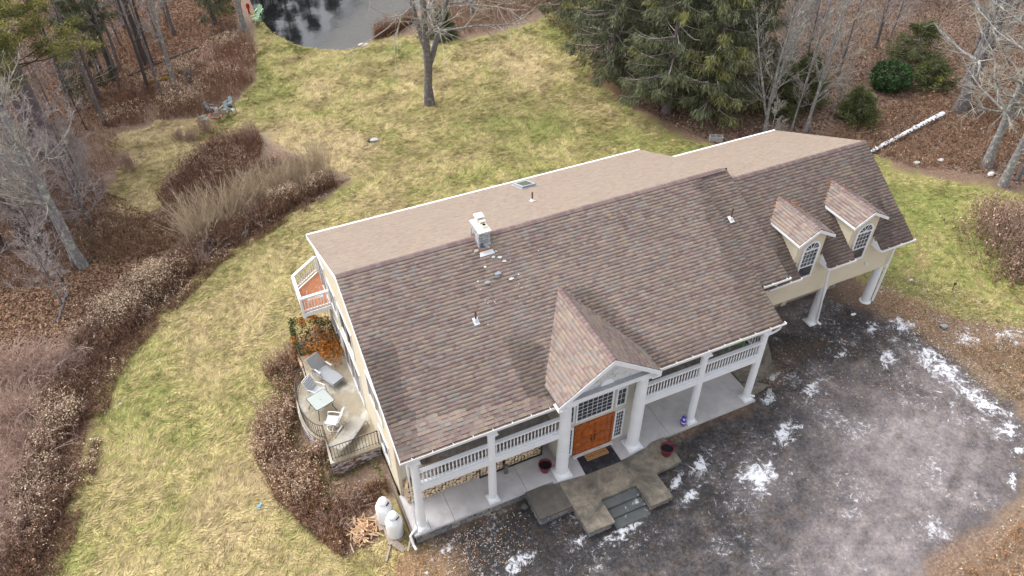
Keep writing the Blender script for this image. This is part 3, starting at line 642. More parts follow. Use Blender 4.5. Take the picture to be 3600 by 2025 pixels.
trim('door_sill', lambda m: m.box(7.42,9.34,YV-.2,YV-.081,.392,.46), 'white_dirty')

# portico roof, pediment, entablature
PX, PZ, PE, PY = 8.28, 7.0, 5.42, -.45; PW_ = 2.22; yb_ = (PZ-ZE)/SLOPE
psl = (PZ-PE)/PW_
port = MB()
for s in (-1, 1): port.prism([(PX,PY,PZ),(PX+s*PW_,PY,PE),(PX+s*PW_,.85,PE),(PX,yb_,PZ)], (0,0,-.08))
port = port.build('portico_roof', M['roofdeck'], house)
Hs = math.hypot(PW_, PZ-PE)
for s in (-1, 1):
    L_ = yb_-PY+.1
    def clip(v, L_=L_, s=s):
        f = v/Hs; yend = .75+(yb_-.75)*f; le = yend-PY+.12
        return (0, le) if s > 0 else (L_-le, L_)
    pd = lambda u, v, P: .97*(1+.15*(fbm(P[:, 0], P[:, 1], 2, 4)-.5))*np.ones(len(u))
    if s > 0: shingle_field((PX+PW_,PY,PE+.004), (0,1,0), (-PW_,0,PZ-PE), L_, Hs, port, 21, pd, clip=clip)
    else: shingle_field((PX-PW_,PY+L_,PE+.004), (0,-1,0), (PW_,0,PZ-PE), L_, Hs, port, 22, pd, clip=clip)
caps((PX,PY,PZ+.015), (PX,yb_,PZ+.015), (-PW_,0,PE-PZ), (PW_,0,PE-PZ), port, seed=23)
def pr(m):
    for s in (-1, 1):
        m.prism([(PX,PY-.03,PZ-.01),(PX+s*(PW_+.03),PY-.03,PE-.03),(PX+s*(PW_+.03),PY-.03,PE-.25),(PX,PY-.03,PZ-.25)], (0,.028,0))
        m.prism([(PX,PY,PZ-.09),(PX+s*PW_,PY,PE-.09),(PX+s*PW_,PY,PE-.12),(PX,PY,PZ-.12)], (0,.35,0))
        a, b = sorted((PX+s*1.84, PX+s*(PW_+.03))); m.box(a,b,PY-.028,-.02,PE-.30,PE-.252)
trim('pediment_trim', pr)
ty = -.12
mb = MB(); mb.prism([(PX-1.95,ty,PE-.08),(PX+1.95,ty,PE-.08),(PX,ty,PZ-.22)], (0,.08,0)); ped = mb.build('pediment', M['siding_grey'], house)
for i in range(21):      # sunburst slats
    a = PI*(i+.5)/21; c0 = np.array((PX, ty, PE-.05)); dv = np.array((math.cos(a), 0, math.sin(a)))
    lim = 1e9
    t_roof = (PZ-.26-(PE-.05))/(dv[2]+psl*abs(dv[0])); L_ = min(t_roof, 3)
    if L_ < .4: continue
    wv = np.array((-dv[2], 0, dv[0])); p0, p1 = c0+dv*.30, c0+dv*L_
    q = MB(); q.prism([p0-wv*.012, p0+wv*.012, p1+wv*.075*L_, p1-wv*.075*L_], (0,-.02,0)); q.build('sunburst_slat', M['white_dirty'], ped)
m = MB(); m.prism([(PX+.28*math.cos(a), ty-.04, PE-.05+.28*math.sin(a)) for a in np.linspace(0, PI, 13)], (0,.04,0)); m.build('sunburst_hub', M['white'], ped)
def entab(m):
    m.box(PX-1.98,PX+1.98,-.26,.02,PE-.42,PE-.10); m.box(PX-2.0,PX+2.0,-.36,-.05,PE-.10,PE-.075)
    m.box(PX-1.98,PX-1.7,.02,1.7,PE-.42,PE-.1); m.box(PX+1.7,PX+1.98,.02,1.7,PE-.42,PE-.1); m.box(PX-1.7,PX+1.7,.02,.6,PE-.2,PE-.15)
en = trim('entablature', entab)
mb = MB(); mb.box(PX-1.9,PX+1.9,-.34,-.1,PE-.073,PE-.05); mb.build('ledge_cover', M['steelgrey'], en)
dm = MB(); dm.box(-.04,.04,-.3,-.26,PE-.22,PE-.14); dme = dm.mesh('dentil', M['white'])
for i in range(28):
    o = link('dentil', dme, en); o.location = Vector(o.location)+Vector((PX-1.9+i*.1407,0,0))

# columns
def column(x, y, z0, z1, d, pw, k=20):
    m = MB(); prof = []
    n = k*4
    V = []; F = []; zs_ = [z0+.16, z0+.3, z0+1.2, (z0+z1)/2, z1-.22, z1-.16]
    for j, z in enumerate(zs_):
        f = (z-z0)/(z1-z0); r = d/2*(1-.14*f*f)
        for i in range(n): a = 2*PI*i/n; rr = r*(1-.055*max(0, math.sin(a*k))**.6); V.append((x+rr*math.cos(a), y+rr*math.sin(a), z))
    for j in range(len(zs_)-1):
        for i in range(n): F.append((j*n+i, j*n+(i+1) % n, (j+1)*n+(i+1) % n, (j+1)*n+i))
    m.add(V, F); c = m.build('column', M['white'], house)
    b = MB(); b.box(x-pw/2,x+pw/2,y-pw/2,y+pw/2,z0+.001,z0+.07); b.lathe([(pw*.47,.07),(pw*.49,.1),(pw*.47,.13),(d*.52,.17),(d*.50,.19)], (x,y,z0), 24); b.build('column_base', M['white'], c)
    t = MB(); t.lathe([(d*.45,-.2),(d*.52,-.16),(d*.45,-.13),(d*.47,-.1),(d*.6,-.06)], (x,y,z1), 24); t.box(x-d*.62,x+d*.62,y-d*.62,y+d*.62,z1-.06,z1-.001); t.build('capital', M['white'], c)
YC = .09
for x in (.49, 3.52, 13.12, 16.2): column(x, YC, ZS, 4.72, .335, .47)
for x in (6.63, 10.08): column(x, .03, ZS, PE-.42, .52, .70, 22)
GY_, GYZ = 2.85, 3.05
for x in (22.45, 26.05): column(x, GY_, .30+.004*(x-20), GYZ-.02, .44, .62)

# porch header beam, upper porch deck, balustrades
trim('header_beam', lambda m: (m.box(.3,6.3,.02,.2,4.72,4.99), m.box(10.25,16.45,.02,.2,4.72,4.99)))
def porch(x0, x1, dz, along):
    zb = 2.88+dz; fl = zb+.27
    trim('porch_beam', lambda m: (m.box(x0,x1,-.02,.16,zb,zb+.29), m.box(x0,x1,-.035,.175,zb+.29,zb+.315)))
    m = MB(); m.box(x0,x1,.18,1.78,zb+.1,fl-.03); dk = m.build('upper_porch_deck', M['greywood'], house)
    r = np.random.RandomState(int(x0*7))
    if along == 'x':
        y = .18
        while y < 1.7:
            xx = x0
            while xx < x1-.1:
                l = min(x1-xx, 2.2+r.rand()*1.6); q = MB(); q.box(xx,xx+l-.008,y,y+.118,fl-.028,fl+.004*r.rand()); q.build('floor_board', M['greywood'], dk); xx += l
            y += .124
    else:
        x = x0
        while x < x1-.1: q = MB(); q.box(x,x+.132,.18,1.78,fl-.028,fl+.005*r.rand()); q.build('floor_board', M['greywood'], dk); x += .139
    m = MB(); m.box(x0,x1,.03,.15,zb+.36,zb+.41); m.box(x0,x1,.005,.165,zb+1.08,zb+1.14); m.box(x0,x1,.04,.13,zb+1.02,zb+1.08); rl = m.build('balustrade', M['white'], house)
    bm_ = MB(); bm_.lathe([(.022,0),(.026,.06),(.022,.12),(.030,.2),(.036,.3),(.028,.4),(.018,.46),(.024,.52),(.022,.61)], (0,0,0), 6); bme = bm_.mesh('baluster', M['white'], True)
    cols_ = [c for c in (.49,3.52,6.63,10.08,13.12,16.2) if x0-.5 < c < x1+.5]
    n = int((x1-x0)/.148)
    for i in range(n):
        x = x0+.07+i*(x1-x0-.1)/n
        if min(abs(x-c) for c in cols_) < .2: continue
        o = link('baluster', bme, rl); o.location = Vector(o.location)+Vector((x, .09, zb+.41))
    return fl
fl_l = porch(.55, 6.42, 0, 'x'); fl_r = porch(10.3, 16.1, .10, 'y')
m = MB(); m.box(16.2,16.28,.2,1.78,fl_r+.92,fl_r+.98); m.box(16.2,16.26,.2,1.78,fl_r+.1,fl_r+.15); sr = m.build('end_balustrade', M['white'], house)
for i in range(11):
    q = MB(); q.lathe([(.022,.15),(.036,.4),(.02,.65),(.022,.92)], (16.23,.28+i*.14,fl_r), 6); q.build('baluster', M['white'], sr)
trim('porch_brace', lambda m: m.bar((16.22,.3,4.75), (16.22,1.1,4.2), .1, .1))

# downspouts
trim('downspout', lambda m: (m.tube([(.28,-.06,4.95),(.25,.0,4.7),(.25,.16,4.4),(.25,.16,.62),(.22,.06,.5),(.02,-.06,.46),(-.08,-.1,.36),(-.06,-.32,.02),(-.02,-.5,-.06)], .052, 8)))
trim('downspout', lambda m: (m.tube([(16.8,-.06,4.95),(16.8,-.02,4.72),(16.62,.02,4.58),(16.45,.1,4.45),(16.42,.2,4.2),(16.42,.2,.6),(16.45,.1,.48),(16.62,-.02,.44)], .052, 8)))
trim('downspout', lambda m: (m.tube([(21.24,1.95,4.95),(21.28,2.0,4.8),(22.55,2.60,.6),(22.62,2.55,.48),(22.7,2.42,.42)], .062, 8)))
trim('downspout', lambda m: (m.tube([(26.3,2.5,4.8),(26.3,2.62,4.5),(26.3,2.62,.55)], .06, 8)))
trim('downspout', lambda m: (m.tube([(18.05,1.6,5.66),(18.05,1.75,5.5),(18.1,1.98,5.12)], .06, 8)))

# garage front wall with dormers
YW = 2.6
mb = MB(); mb.box(17.2,26.05,YW,YW+.2,GYZ,gz(YW)-.1); mb.box(17.2,18.3,2.2,2.3,4.6,5.75); mb.box(25.95,26.1,YW+.2,11.9,3.03,gz(YW)-.1); mb.box(25.1,25.25,4.7,11.9,0,3.0)
mb.prism([(26.05,YW,4),(26.05,11.9,4),(26.05,11.9,ZGB-.1),(26.05,YGR,ZG-.12),(26.05,YW,gz(YW)-.12)], (.05,0,0))
gw = mb.build('garage_wall', M['siding'], house)
boards(gw, YW, GYZ, gz(YW)-.1, lambda z: (17.2, 26.08), 'siding')
trim('corner_board', lambda m: (m.box(25.98,26.11,YW-.03,YW-.019,GYZ,5.2), m.box(26.1,26.125,YW-.03,YW+.2,GYZ,5.2)), 'siding')
trim('wall_base_trim', lambda m: m.box(17.2,26.11,YW-.03,YW+.1,GYZ-.05,GYZ), 'siding')
YD = 4.4
mb = MB(); mb.box(17.2,25.2,YD+.15,YD+.3,.2,3.0); mb.box(17.2,26.1,YW+.2,YD+.3,2.95,3.03); gi = mb.build('garage_inner_wall', M['siding'], house)
for x0, x1 in ((17.6,21.75),(22.15,24.7)):
    m = MB(); m.box(x0,x1,YD+.08,YD+.14,.3,2.5); gd = m.build('garage_door', M['plank'], house)
    for i in range(4):
        q = MB(); q.box(x0+.02,x1-.02,YD+.06,YD+.082,.34+i*.54,.34+i*.54+.5); q.build('door_panel', M['plank'], gd)
trim('garage_pier', lambda m: (m.box(21.8,22.1,YD-.02,YD+.15,.2,3), m.box(24.75,24.95,YD-.02,YD+.15,.2,3)), 'siding')
mb = MB(); r = np.random.RandomState(4)
for i in range(30):
    mb.col = tuple(np.array((.30,.29,.28))*(.7+.6*r.rand())); x = 24.97+(i % 6)*.05; z = .25+(i//6)*.2; mb.box(x,x+.18,YD-.06+.03*r.rand(),YD+.15,z,z+.19)
mb.build('stone_facing', M['stone'], house)
m = MB(); m.tube([(24.45,YW-.02,3.82),(24.45,YW-.12,3.80)], .03, 6); m.tube([(24.40,YW-.22,3.75),(24.45,YW-.10,3.79)], .05, 8); m.build('security_camera', M['white'], house)

def dormer(dx):
    hw, ya, wz = .74, YW-.004, 7.06
    zt = 6.62                        # wall height at its sides under the roof
    RX, RZ, REZ, RY = 1.0, 7.22, 6.66, YW-.25
    yback = YGE+(RZ-ZGE)/GSL; yeave = YGE+(REZ-ZGE)/GSL
    m = MB(); m.prism([(dx-hw,ya,gz(YW)-.15),(dx+hw,ya,gz(YW)-.15),(dx+hw,ya,zt),(dx,ya,wz),(dx-hw,ya,zt)], (0,.06,0))
    for s in (-1, 1): m.prism([(dx+s*hw,ya+.06,gz(YW)-.15),(dx+s*hw,yeave+.3,zt),(dx+s*hw,ya+.06,zt)], (-s*.05,0,0))
    D = m.build('dormer', M['siding'], house)
    zf = lambda z: hw if z < zt else max(0, hw*(wz-z)/(wz-zt))
    boards(D, ya-.002, gz(YW)-.1, wz-.02, lambda z: (dx-zf(z), dx+zf(z)), 'siding')
    for s in (-1, 1):
        z = gz(YW)
        while z < zt-.05:
            y1 = YGE+(z-ZGE)/GSL; q = MB(); xo = dx+s*hw
            q.prism([(xo,ya,z),(xo+s*.018,ya,z),(xo+s*.005,ya,z+.109),(xo,ya,z+.109)], (0,max(.02, y1-ya),0)); q.build('siding_board', M['siding'], D); z += .105
    rm = MB()
    for s in (-1, 1): rm.prism([(dx,RY,RZ),(dx+s*RX,RY,REZ),(dx+s*RX,yeave,REZ),(dx,yback,RZ)], (0,0,-.07))
    rm.build('dormer_roof', M['roofdeck'], D); H_ = math.hypot(RX, RZ-REZ)
    for s in (-1, 1):
        L_ = yback-RY+.06
        def clip(v, s=s, L_=L_):
            le = yeave+(yback-yeave)*v/H_-RY+.06; return (0, le) if s > 0 else (L_-le, L_)
        pd = lambda u, v, P: .95*np.ones(len(u))
        if s > 0: shingle_field((dx+RX,RY,REZ+.004), (0,1,0), (-RX,0,RZ-REZ), L_, H_, D, int(dx*9)+1, pd, clip=clip)
        else: shingle_field((dx-RX,RY+L_,REZ+.004), (0,-1,0), (RX,0,RZ-REZ), L_, H_, D, int(dx*9)+2, pd, clip=clip)
    caps((dx,RY,RZ+.012), (dx,yback,RZ+.012), (-RX,0,REZ-RZ), (RX,0,REZ-RZ), D, seed=int(dx))
    t = MB()
    for s in (-1, 1):
        t.prism([(dx,RY-.03,RZ-.01),(dx+s*(RX+.02),RY-.03,REZ-.02),(dx+s*(RX+.02),RY-.03,REZ-.17),(dx,RY-.03,RZ-.17)], (0,.028,0))
        t.prism([(dx+s*RX,RY,REZ-.02),(dx+s*(RX+.02),RY,REZ-.02),(dx+s*(RX+.02),RY,REZ-.14),(dx+s*RX,RY,REZ-.14)], (0,yeave-RY-.1,0))
        t.prism([(dx,RY,RZ-.08),(dx+s*RX,RY,REZ-.08),(dx+s*RX,RY,REZ-.10),(dx,RY,RZ-.10)], (0,.25,0))
    t.build('dormer_trim', M['white'], D)
    x0, x1 = dx-.37, dx+.43
    fwindow(x0, x1, 4.36, 6.36, YW-.025, D, 4, 4, arch=True, fr=.085, lower=5.0, prefix='window_frame')
    lp = MB(); r = np.random.RandomState(int(dx*5))
    for s in (-1, 1):
        for i in range(15):
            f = r.rand()**1.3; yv = yeave+(yback-yeave)*f; zv = REZ+(RZ-REZ)*f
            if (s < 0 and f < .15): continue
            c = np.array((dx+s*(RX*(1-f)+.05+.05*r.rand()), yv-.12*r.rand()+.06, zv+.04)); q_ = r.randn(3)*.05; a_ = r.rand()*3; q_ = .022+.03*r.rand(); lp.obox(c-np.array((0,0,.025)), (q_*math.cos(a_),q_*math.sin(a_),0), (-.6*q_*math.sin(a_),.6*q_*math.cos(a_),.01), (0,0,.008))
    lp.build('leaf_drift', M['leafpile'], D)
    bx = MB(); a = dx+.87
    bx.prism([(a-.0,YGE,ZGE-.14),(a-.0,YW-.02,ZGE-.14),(a-.0,YW-.02,gz(YW)-.03),(a-.0,YGE,ZGE-.03)], (-.02,0,0))
    bx.build('eave_return', M['white'], D)
for d in DORM: dormer(d)

# chimney
cx0, cx1, cy0, cy1, cz0, cz1 = 5.76, 6.24, 6.2, 7.14, 7.7, 9.0
m = MB(); m.box(cx0+.03,cx1-.03,cy0+.03,cy1-.03,cz0,cz1-.06); ch = m.build('chimney', M['mortar'], house)
r = np.random.RandomState(9)
def chim_face(x0, x1, fixed, axis_, out):
    z = 8.12
    while z < cz1-.1:
        hh = min(.09+.06*r.rand(), cz1-.06-z); a = x0
        while a < x1-.02:
            w_ = min(.10+.14*r.rand(), x1-a); q = MB(); t = .02+.03*r.rand()
            g = r.choice(4, p=[.45,.25,.18,.12]); q.col = tuple(np.array([(.42,.44,.46),(.30,.33,.37),(.58,.58,.55),(.12,.13,.15)][g])*(.85+.3*r.rand()))
            i_ = .012
            if axis_ == 'x': q.box(a+i_*.5,a+w_-i_*.5,min(fixed,fixed+out*t),max(fixed,fixed+out*t),z+i_,z+hh-i_)
            else: q.box(min(fixed,fixed+out*t),max(fixed,fixed+out*t),a+i_,a+w_-i_,z+i_,z+hh-i_)
            q.build('stone', M['stone'], ch); a += w_
        z += hh
chim_face(cx0+.03, cx1-.03, cy0+.03, 'x', -1); chim_face(cy0+.03, cy1-.03, cx0+.03, 'y', -1); chim_face(cy0+.03, cy1-.03, cx1-.03, 'y', 1)
m = MB(); m.box(cx0-.03,cx1+.03,cy0-.03,cy1+.03,cz1-.06,cz1); m.build('chimney_crown', M['cream'], ch)
m = MB(); m.box(6.0,6.2,6.42,6.62,cz1,cz1+.1); m.build('flue', M['cream'], ch)
m = MB(); m.box(6.035,6.165,6.455,6.585,cz1+.09,cz1+.104); m.build('flue_opening', M['hole'], ch)
m = MB(); m.box(5.95,6.22,6.62,6.9,cz1+.16,cz1+.19); m.box(5.98,6.01,6.65,6.87,cz1,cz1+.16); m.box(6.16,6.19,6.65,6.87,cz1,cz1+.16); m.build('flue_cap', M['cream'], ch)
m = MB(); m.box(5.88,6.24,6.78,7.12,cz1+.26,cz1+.30); m.box(5.93,5.96,6.83,7.08,cz1,cz1+.26); m.box(6.17,6.2,6.83,7.08,cz1,cz1+.26); m.build('flue_cap', M['flash'], ch)
m = MB(); zf = lambda y: ZE+SLOPE*min(y, 2*YR-y)
m.prism([(cx0-.006,cy0,zf(cy0)),(cx0-.006,cy1,zf(cy1)),(cx0-.006,cy1,zf(cy1)+.13),(cx0-.006,YR,ZR+.13),(cx0-.006,cy0,zf(cy0)+.12)], (.03,0,0)); m.box(cx0-.006,cx1+.006,cy0-.02,cy0+.01,zf(cy0)-.02,zf(cy0)+.12); m.build('copper_flashing', M['copper'], ch)
m = MB(); m.prism([(cx0-.08,cy0-.2,zf(cy0-.2)+.02),(cx1+.1,cy0-.2,zf(cy0-.2)+.02),(cx1+.06,cy0-.02,zf(cy0)+.03),(cx0-.02,cy0-.02,zf(cy0)+.03)], (0,0,.01)); m.build('apron_flashing', M['flash'], ch)
# vent pipes and skylight
def vent(x, y, hh=.55, rear_=False):
    z = (ZR-(ZR-ZB)/(YB-YR)*(y-YR)) if rear_ else ZE+SLOPE*y; sl = -(ZR-ZB)/(YB-YR) if rear_ else SLOPE
    m = MB(); m.tube([(x,y,z-.1),(x,y,z+hh)], .04, 10); v = m.build('vent_pipe', M['pipe'], house)
    f = MB(); f.prism([(x-.11,y-.17,z-.17*sl+.03),(x+.11,y-.17,z-.17*sl+.03),(x+.11,y+.12,z+.12*sl+.03),(x-.11,y+.12,z+.12*sl+.03)], (0,0,.012)); f.lathe([(.1,0),(.07,.1),(.05,.13)], (x,y,z+.02), 12); f.build('pipe_boot', M['flash'], v)
vent(4.5, 3.72); vent(9.81, 9.68, .5, True); vent(17.15, 4.6, .62)
slr = -(ZR-ZB)/(YB-YR); rzz = lambda y: ZR+slr*(y-YR)
def sky_pts(x0, x1, y0, y1, o): return [(x0,y0,rzz(y0)+o),(x1,y0,rzz(y0)+o),(x1,y1,rzz(y1)+o),(x0,y1,rzz(y1)+o)]
m = MB(); m.prism(sky_pts(10.45,11.2,12.1,13.15,.0), (0,0,.14)); m.prism(sky_pts(10.38,11.27,12.0,13.3,.012), (0,0,.02)); s_ = m.build('skylight', M['steelgrey'], house)
m = MB(); m.prism(sky_pts(10.55,11.1,12.22,13.03,.142), (0,0,.006)); m.build('pane', mat('skylight_glass', (.10,.14,.11), .1, .2, 2, spec=.6), s_)

# balcony on the left gable
bz = 2.8; BP = [(.2,14.3),(-1.12,13.25),(-1.15,11.5),(.2,11.55)]
m = MB(); m.zpoly([(.2,14.25),(-1.06,13.2),(-1.09,11.56),(.2,11.6)], bz-.2, bz-.03); bal = m.build('balcony', M['deckwood'], house)
for i in range(20):
    s = -2.6+i*.14; pts = []
    u = np.array((.78, .63)); nrm = np.array((-.63, .78)); base = np.array((-.45, 12.7))
    for e0, e1 in (((s), (s+.132)),):
        seg = []
        for e_ in (e0, e1):
            o_ = base+nrm*e_; ts = [t for t in np.arange(-2, 2, .02) if sdf(np.array(o_[0]+u[0]*t), np.array(o_[1]+u[1]*t), [(.2,14.27),(-1.08,13.22),(-1.11,11.54),(.2,11.58)]) > 0]
            if ts: seg.append((o_+u*min(ts), o_+u*max(ts)))
        if len(seg) == 2:
            (a, b), (c, d_) = seg; q = MB(); q.zpoly([tuple(a), tuple(b), tuple(d_), tuple(c)], bz-.03, bz); q.build('deck_board', M['deckwood'], bal)
m = MB()
for a, b in zip(BP[:-1], BP[1:]): m.bar((*a, bz-.12), (*b, bz-.12), .05, .22)
m.build('rim_board', M['white'], bal)
m = MB()
for a, b in zip(BP[:-1], BP[1:]): m.bar((*a, bz+.93), (*b, bz+.93), .14, .05); m.bar((*a, bz+.86), (*b, bz+.86), .05, .08); m.bar((*a, bz+.14), (*b, bz+.14), .05, .08)
m.build('handrail', M['white'], bal)
for (x, y) in BP: q = MB(); q.box(x-.055,x+.055,y-.055,y+.055,bz-.3,bz+.9); q.build('post', M['white'], bal)
bm_ = MB(); bm_.box(-.019,.019,-.019,.019,.14,.88); bme = bm_.mesh('baluster', M['white'])
for a, b in zip(BP[:-1], BP[1:]):
    a, b = np.array(a), np.array(b); n = int(np.linalg.norm(b-a)/.15)
    for i in range(1, n): o = link('baluster', bme, bal); p_ = a+(b-a)*i/n; o.location = Vector(o.location)+Vector((p_[0], p_[1], bz))
# ------------------------------------------------------------------ front porch platform, steps
porch_ = thing('front_porch', 'raised concrete porch platform with stone facing and three front steps', 'porch', (8, -1, .1))
def slabpiece(poly, mat_, top=ZS, th=.12, name='concrete_slab'): return MB().zpoly(poly, top-th, top).build(name, M[mat_], porch_)
mb = MB(); mb.zpoly([(.12,-.14),(4.9,-.14),(4.9,-1.52),(6.4,-1.52),(6.4,-2.84),(7.4,-2.84),(7.4,-1.72),(9.22,-1.72),(9.22,-2.84),(10.14,-2.84),(10.14,-1.52),(11.5,-1.52),(11.5,-.14),(16.5,-.14),(16.5,1.85),(.12,1.85)], -.8, ZS-.1); core = mb.build('rubble_core', M['mortar'], porch_)
for a, b in ((.06,1.74),(1.755,4.93)): slabpiece([(a,-.2),(b,-.2),(b,1.8),(a,1.8)], 'concrete')
slabpiece([(4.945,-.2),(6.10,-.2),(6.10,1.8),(4.945,1.8)], 'concrete')
slabpiece([(6.105,-.32),(7.47,-.48),(9.22,-.48),(10.5,-.36),(10.5,1.8),(6.105,1.8)], 'concrete')
slabpiece([(4.84,-1.58),(6.30,-1.58),(6.30,-.49),(6.10,-.335),(5.6,-.21),(4.84,-.21)], 'wet')
slabpiece([(6.305,-1.80),(9.2,-1.80),(10.3,-1.66),(11.56,-1.60),(11.56,-.21),(10.9,-.21),(10.5,-.37),(9.22,-.49),(7.47,-.49),(6.305,-.35)], 'damp')
slabpiece([(6.305,-2.92),(7.50,-2.92),(7.50,-1.81),(6.305,-1.81)], 'damp'); slabpiece([(9.16,-2.92),(10.24,-2.92),(10.24,-1.67),(9.205,-1.81),(9.16,-1.81)], 'damp')
slabpiece([(10.91,-.2),(11.86,-.2),(11.86,1.8),(10.505,1.8),(10.505,-.36)], 'concrete'); slabpiece([(11.875,-.2),(16.55,-.2),(16.55,1.8),(11.875,1.8)], 'concrete')
for i, (y0, y1, z) in enumerate(((-2.21,-1.81,.26),(-2.62,-2.215,.135),(-3.05,-2.625,.03))):
    m = MB(); m.box(7.51 if i < 2 else 7.55, 9.15, y0, y1, -.2, z); m.build('step_tread', M['bluestone'], porch_)
# corner pad beside the right column
slabpiece([(16.6,1.0),(17.3,.75),(18.5,.85),(19.5,2.6),(17.4,3.2),(16.6,3.2)], 'damp', .42, .3, 'side_pad'); slabpiece([(16.6,.15),(17.75,.3),(17.3,.72),(16.6,.97)], 'damp', .36, .3, 'side_pad')
slabpiece([(-.02,-.15),(.055,-.15),(.055,2.6),(-.02,2.6)], 'earthy', ZS+.05, 1.3, 'edge_curb')
# irregular stones in the facing
def stones(a, b, z0, z1, seed):
    a, b = np.array(a, float), np.array(b, float); d = b-a; L = np.linalg.norm(d); d /= L; nrm = np.array((d[1], -d[0])); r = np.random.RandomState(seed)
    n = max(2, int(L/.26)); rows = max(1, int(round((z1-z0)/.17)))
    gx_ = np.linspace(0, L, n+1); P = np.zeros((rows+1, n+1, 2))
    for j in range(rows+1):
        for i in range(n+1):
            P[j, i] = (gx_[i]+(0 if i in (0, n) else r.uniform(-.08,.08)), z0+(z1-z0)*j/rows+(0 if j in (0, rows) else r.uniform(-.07,.07)))
    for j in range(rows):
        for i in range(n):
            q = np.array([P[j,i], (P[j,i]+P[j,i+1])/2+r.uniform(-.012,.012,2), P[j,i+1], P[j+1,i+1], (P[j+1,i]+P[j+1,i+1])/2+r.uniform(-.012,.012,2), P[j+1,i]]); c = q.mean(0)
            if r.rand() < .5: q[[0,3]] = q[[0,3]]*.8+c*.2
            else: q[[2,5]] = q[[2,5]]*.8+c*.2
            q = c+(q-c)*.90; m = MB(); g = r.choice(4); m.col = tuple(np.array([(.19,.195,.205),(.24,.20,.19),(.27,.25,.225),(.14,.15,.165)][g])*(.8+.4*r.rand()))
            pts = [(*(a+d*u_), v_) for u_, v_ in q]; m.prism(pts, (*(nrm*(.02+.02*r.rand())), 0)); m.build('facing_stone', M['stone'], porch_)
ZT = ZS-.13
stones((.12,-.14), (4.85,-.14), -.24, ZT, 1); stones((4.9,-.14), (4.9,-1.52), -.12, ZT, 2); stones((4.9,-1.52), (6.4,-1.52), -.14, ZT, 3); stones((6.4,-1.52), (6.4,-2.84), -.1, ZT, 4); stones((6.4,-2.84), (7.4,-2.84), -.1, ZT, 5)
stones((9.22,-2.84), (10.14,-2.84), 0, ZT, 6); stones((10.14,-1.52), (11.5,-1.52), .02, ZT, 7); stones((11.5,-.14), (16.5,-.14), .16, ZT, 8); stones((7.4,-2.84), (7.4,-1.8), -.06, ZT, 9); stones((9.22,-1.8), (9.22,-2.84), 0, ZT, 10)
m = MB(); 
for x, z in ((2.6,.22),(3.2,.24)): m.tube([(x,-.12,z),(x,-.26,z-.02)], .035, 8)
m.build('drain_pipe', M['pipe'], porch_)

# ------------------------------------------------------------------ patio on the left side
patio = thing('patio', 'rounded concrete patio on painted brick wall beside left gable', 'patio', (-1, 8, -.5))
arc = [(-1.97,5.85)]+[(-1.9-.78*math.sin(t), 7.78-1.93*math.cos(t)) for t in np.linspace(.12, PI-.12, 15)]+[(-1.93,9.75)]
PO = [(.17,4.5),(-2.07,4.5)]+arc+[(-1.95,11.25),(.17,11.25)]
MB().zpoly(PO[::-1], ZS-.14, ZS).build('patio_slab', M['patio'], patio)
inner = [(-.9+(x+.9)*.965, 7.9+(y-7.9)*.975) for x, y in PO]; MB().zpoly(inner[::-1], -1.0, ZS-.135).build('wall_core', M['mortar'], patio)
r = np.random.RandomState(2)
def brick_run(path, z0, z1):
    path = [np.array(q, float) for q in path]; seg = [np.linalg.norm(b-a) for a, b in zip(path, path[1:])]; cum = np.concatenate([[0], np.cumsum(seg)])
    def at(s): i = min(np.searchsorted(cum, s, 'right')-1, len(seg)-1); i = max(i, 0); return path[i]+(path[i+1]-path[i])*((s-cum[i])/seg[i])
    nr = int((z1-z0)/.077)
    for j in range(nr):
        s = -(j % 2)*.11
        while s < cum[-1]:
            a, b = max(s, 0)+.006, min(s+.215, cum[-1])-.006; s += .225
            if b-a < .05: continue
            p, q = at(a), at(b); z = z0+j*.077; mid = (p+q)/2; m = MB(); w_ = fbm(np.array(mid[0]*3+mid[1]*3), np.array(z*4), 1.0, 3)
            wht = r.rand() < .55+.9*(float(w_)-.45)
            m.col = tuple(np.array((.58,.57,.58) if wht else [(.19,.085,.085),(.14,.075,.085),(.24,.12,.11)][r.randint(3)])*(.8+.4*r.rand()))
            d = (q-p)/np.linalg.norm(q-p); nn = np.array((-d[1], d[0])); o_ = .015+.012*r.rand()
            m.obox((*(mid+nn*(o_-.05)), z+.034), (*(d*np.linalg.norm(q-p)/2), 0), (*(nn*.05), 0), (0,0,.033)); m.build('brick', M['brick'], patio)
brick_run([(-2.02,4.56),(.13,4.56)][::-1], -.62, .25)
brick_run([inner[2], inner[1]][::-1], -.45, .25)
brick_run(list(reversed(inner[2:13])), -.45, .25)
RAILP = [(.12,4.66),(-1.93,4.66),(-1.92,5.9)]+[(-1.85-.74*math.sin(t), 7.78-1.85*math.cos(t)) for t in np.linspace(.15, PI-.15, 13)]+[(-1.86,9.7),(-1.86,11.1),(.12,11.1)]
rail_ = MB(); rail_.tube([(x,y,ZS+.88) for x, y in RAILP], .024, 6); rail_.tube([(x,y,ZS+.1) for x, y in RAILP[:-2]], .014, 5); rl = rail_.build('iron_railing', M['iron'], patio)
pb = MB(); pb.box(-.009,.009,-.009,.009,0,.88); pbm = pb.mesh('baluster', M['iron'])
def along(P, st):
    out = []
    for a, b in zip(P, P[1:]):
        a, b = np.array(a), np.array(b); n = max(1, int(round(np.linalg.norm(b-a)/st))); out += [a+(b-a)*i/n for i in range(n)]
    return out
for q in along(RAILP[:-2], .135): o = link('baluster', pbm, rl); o.location = Vector(o.location)+Vector((q[0], q[1], ZS))
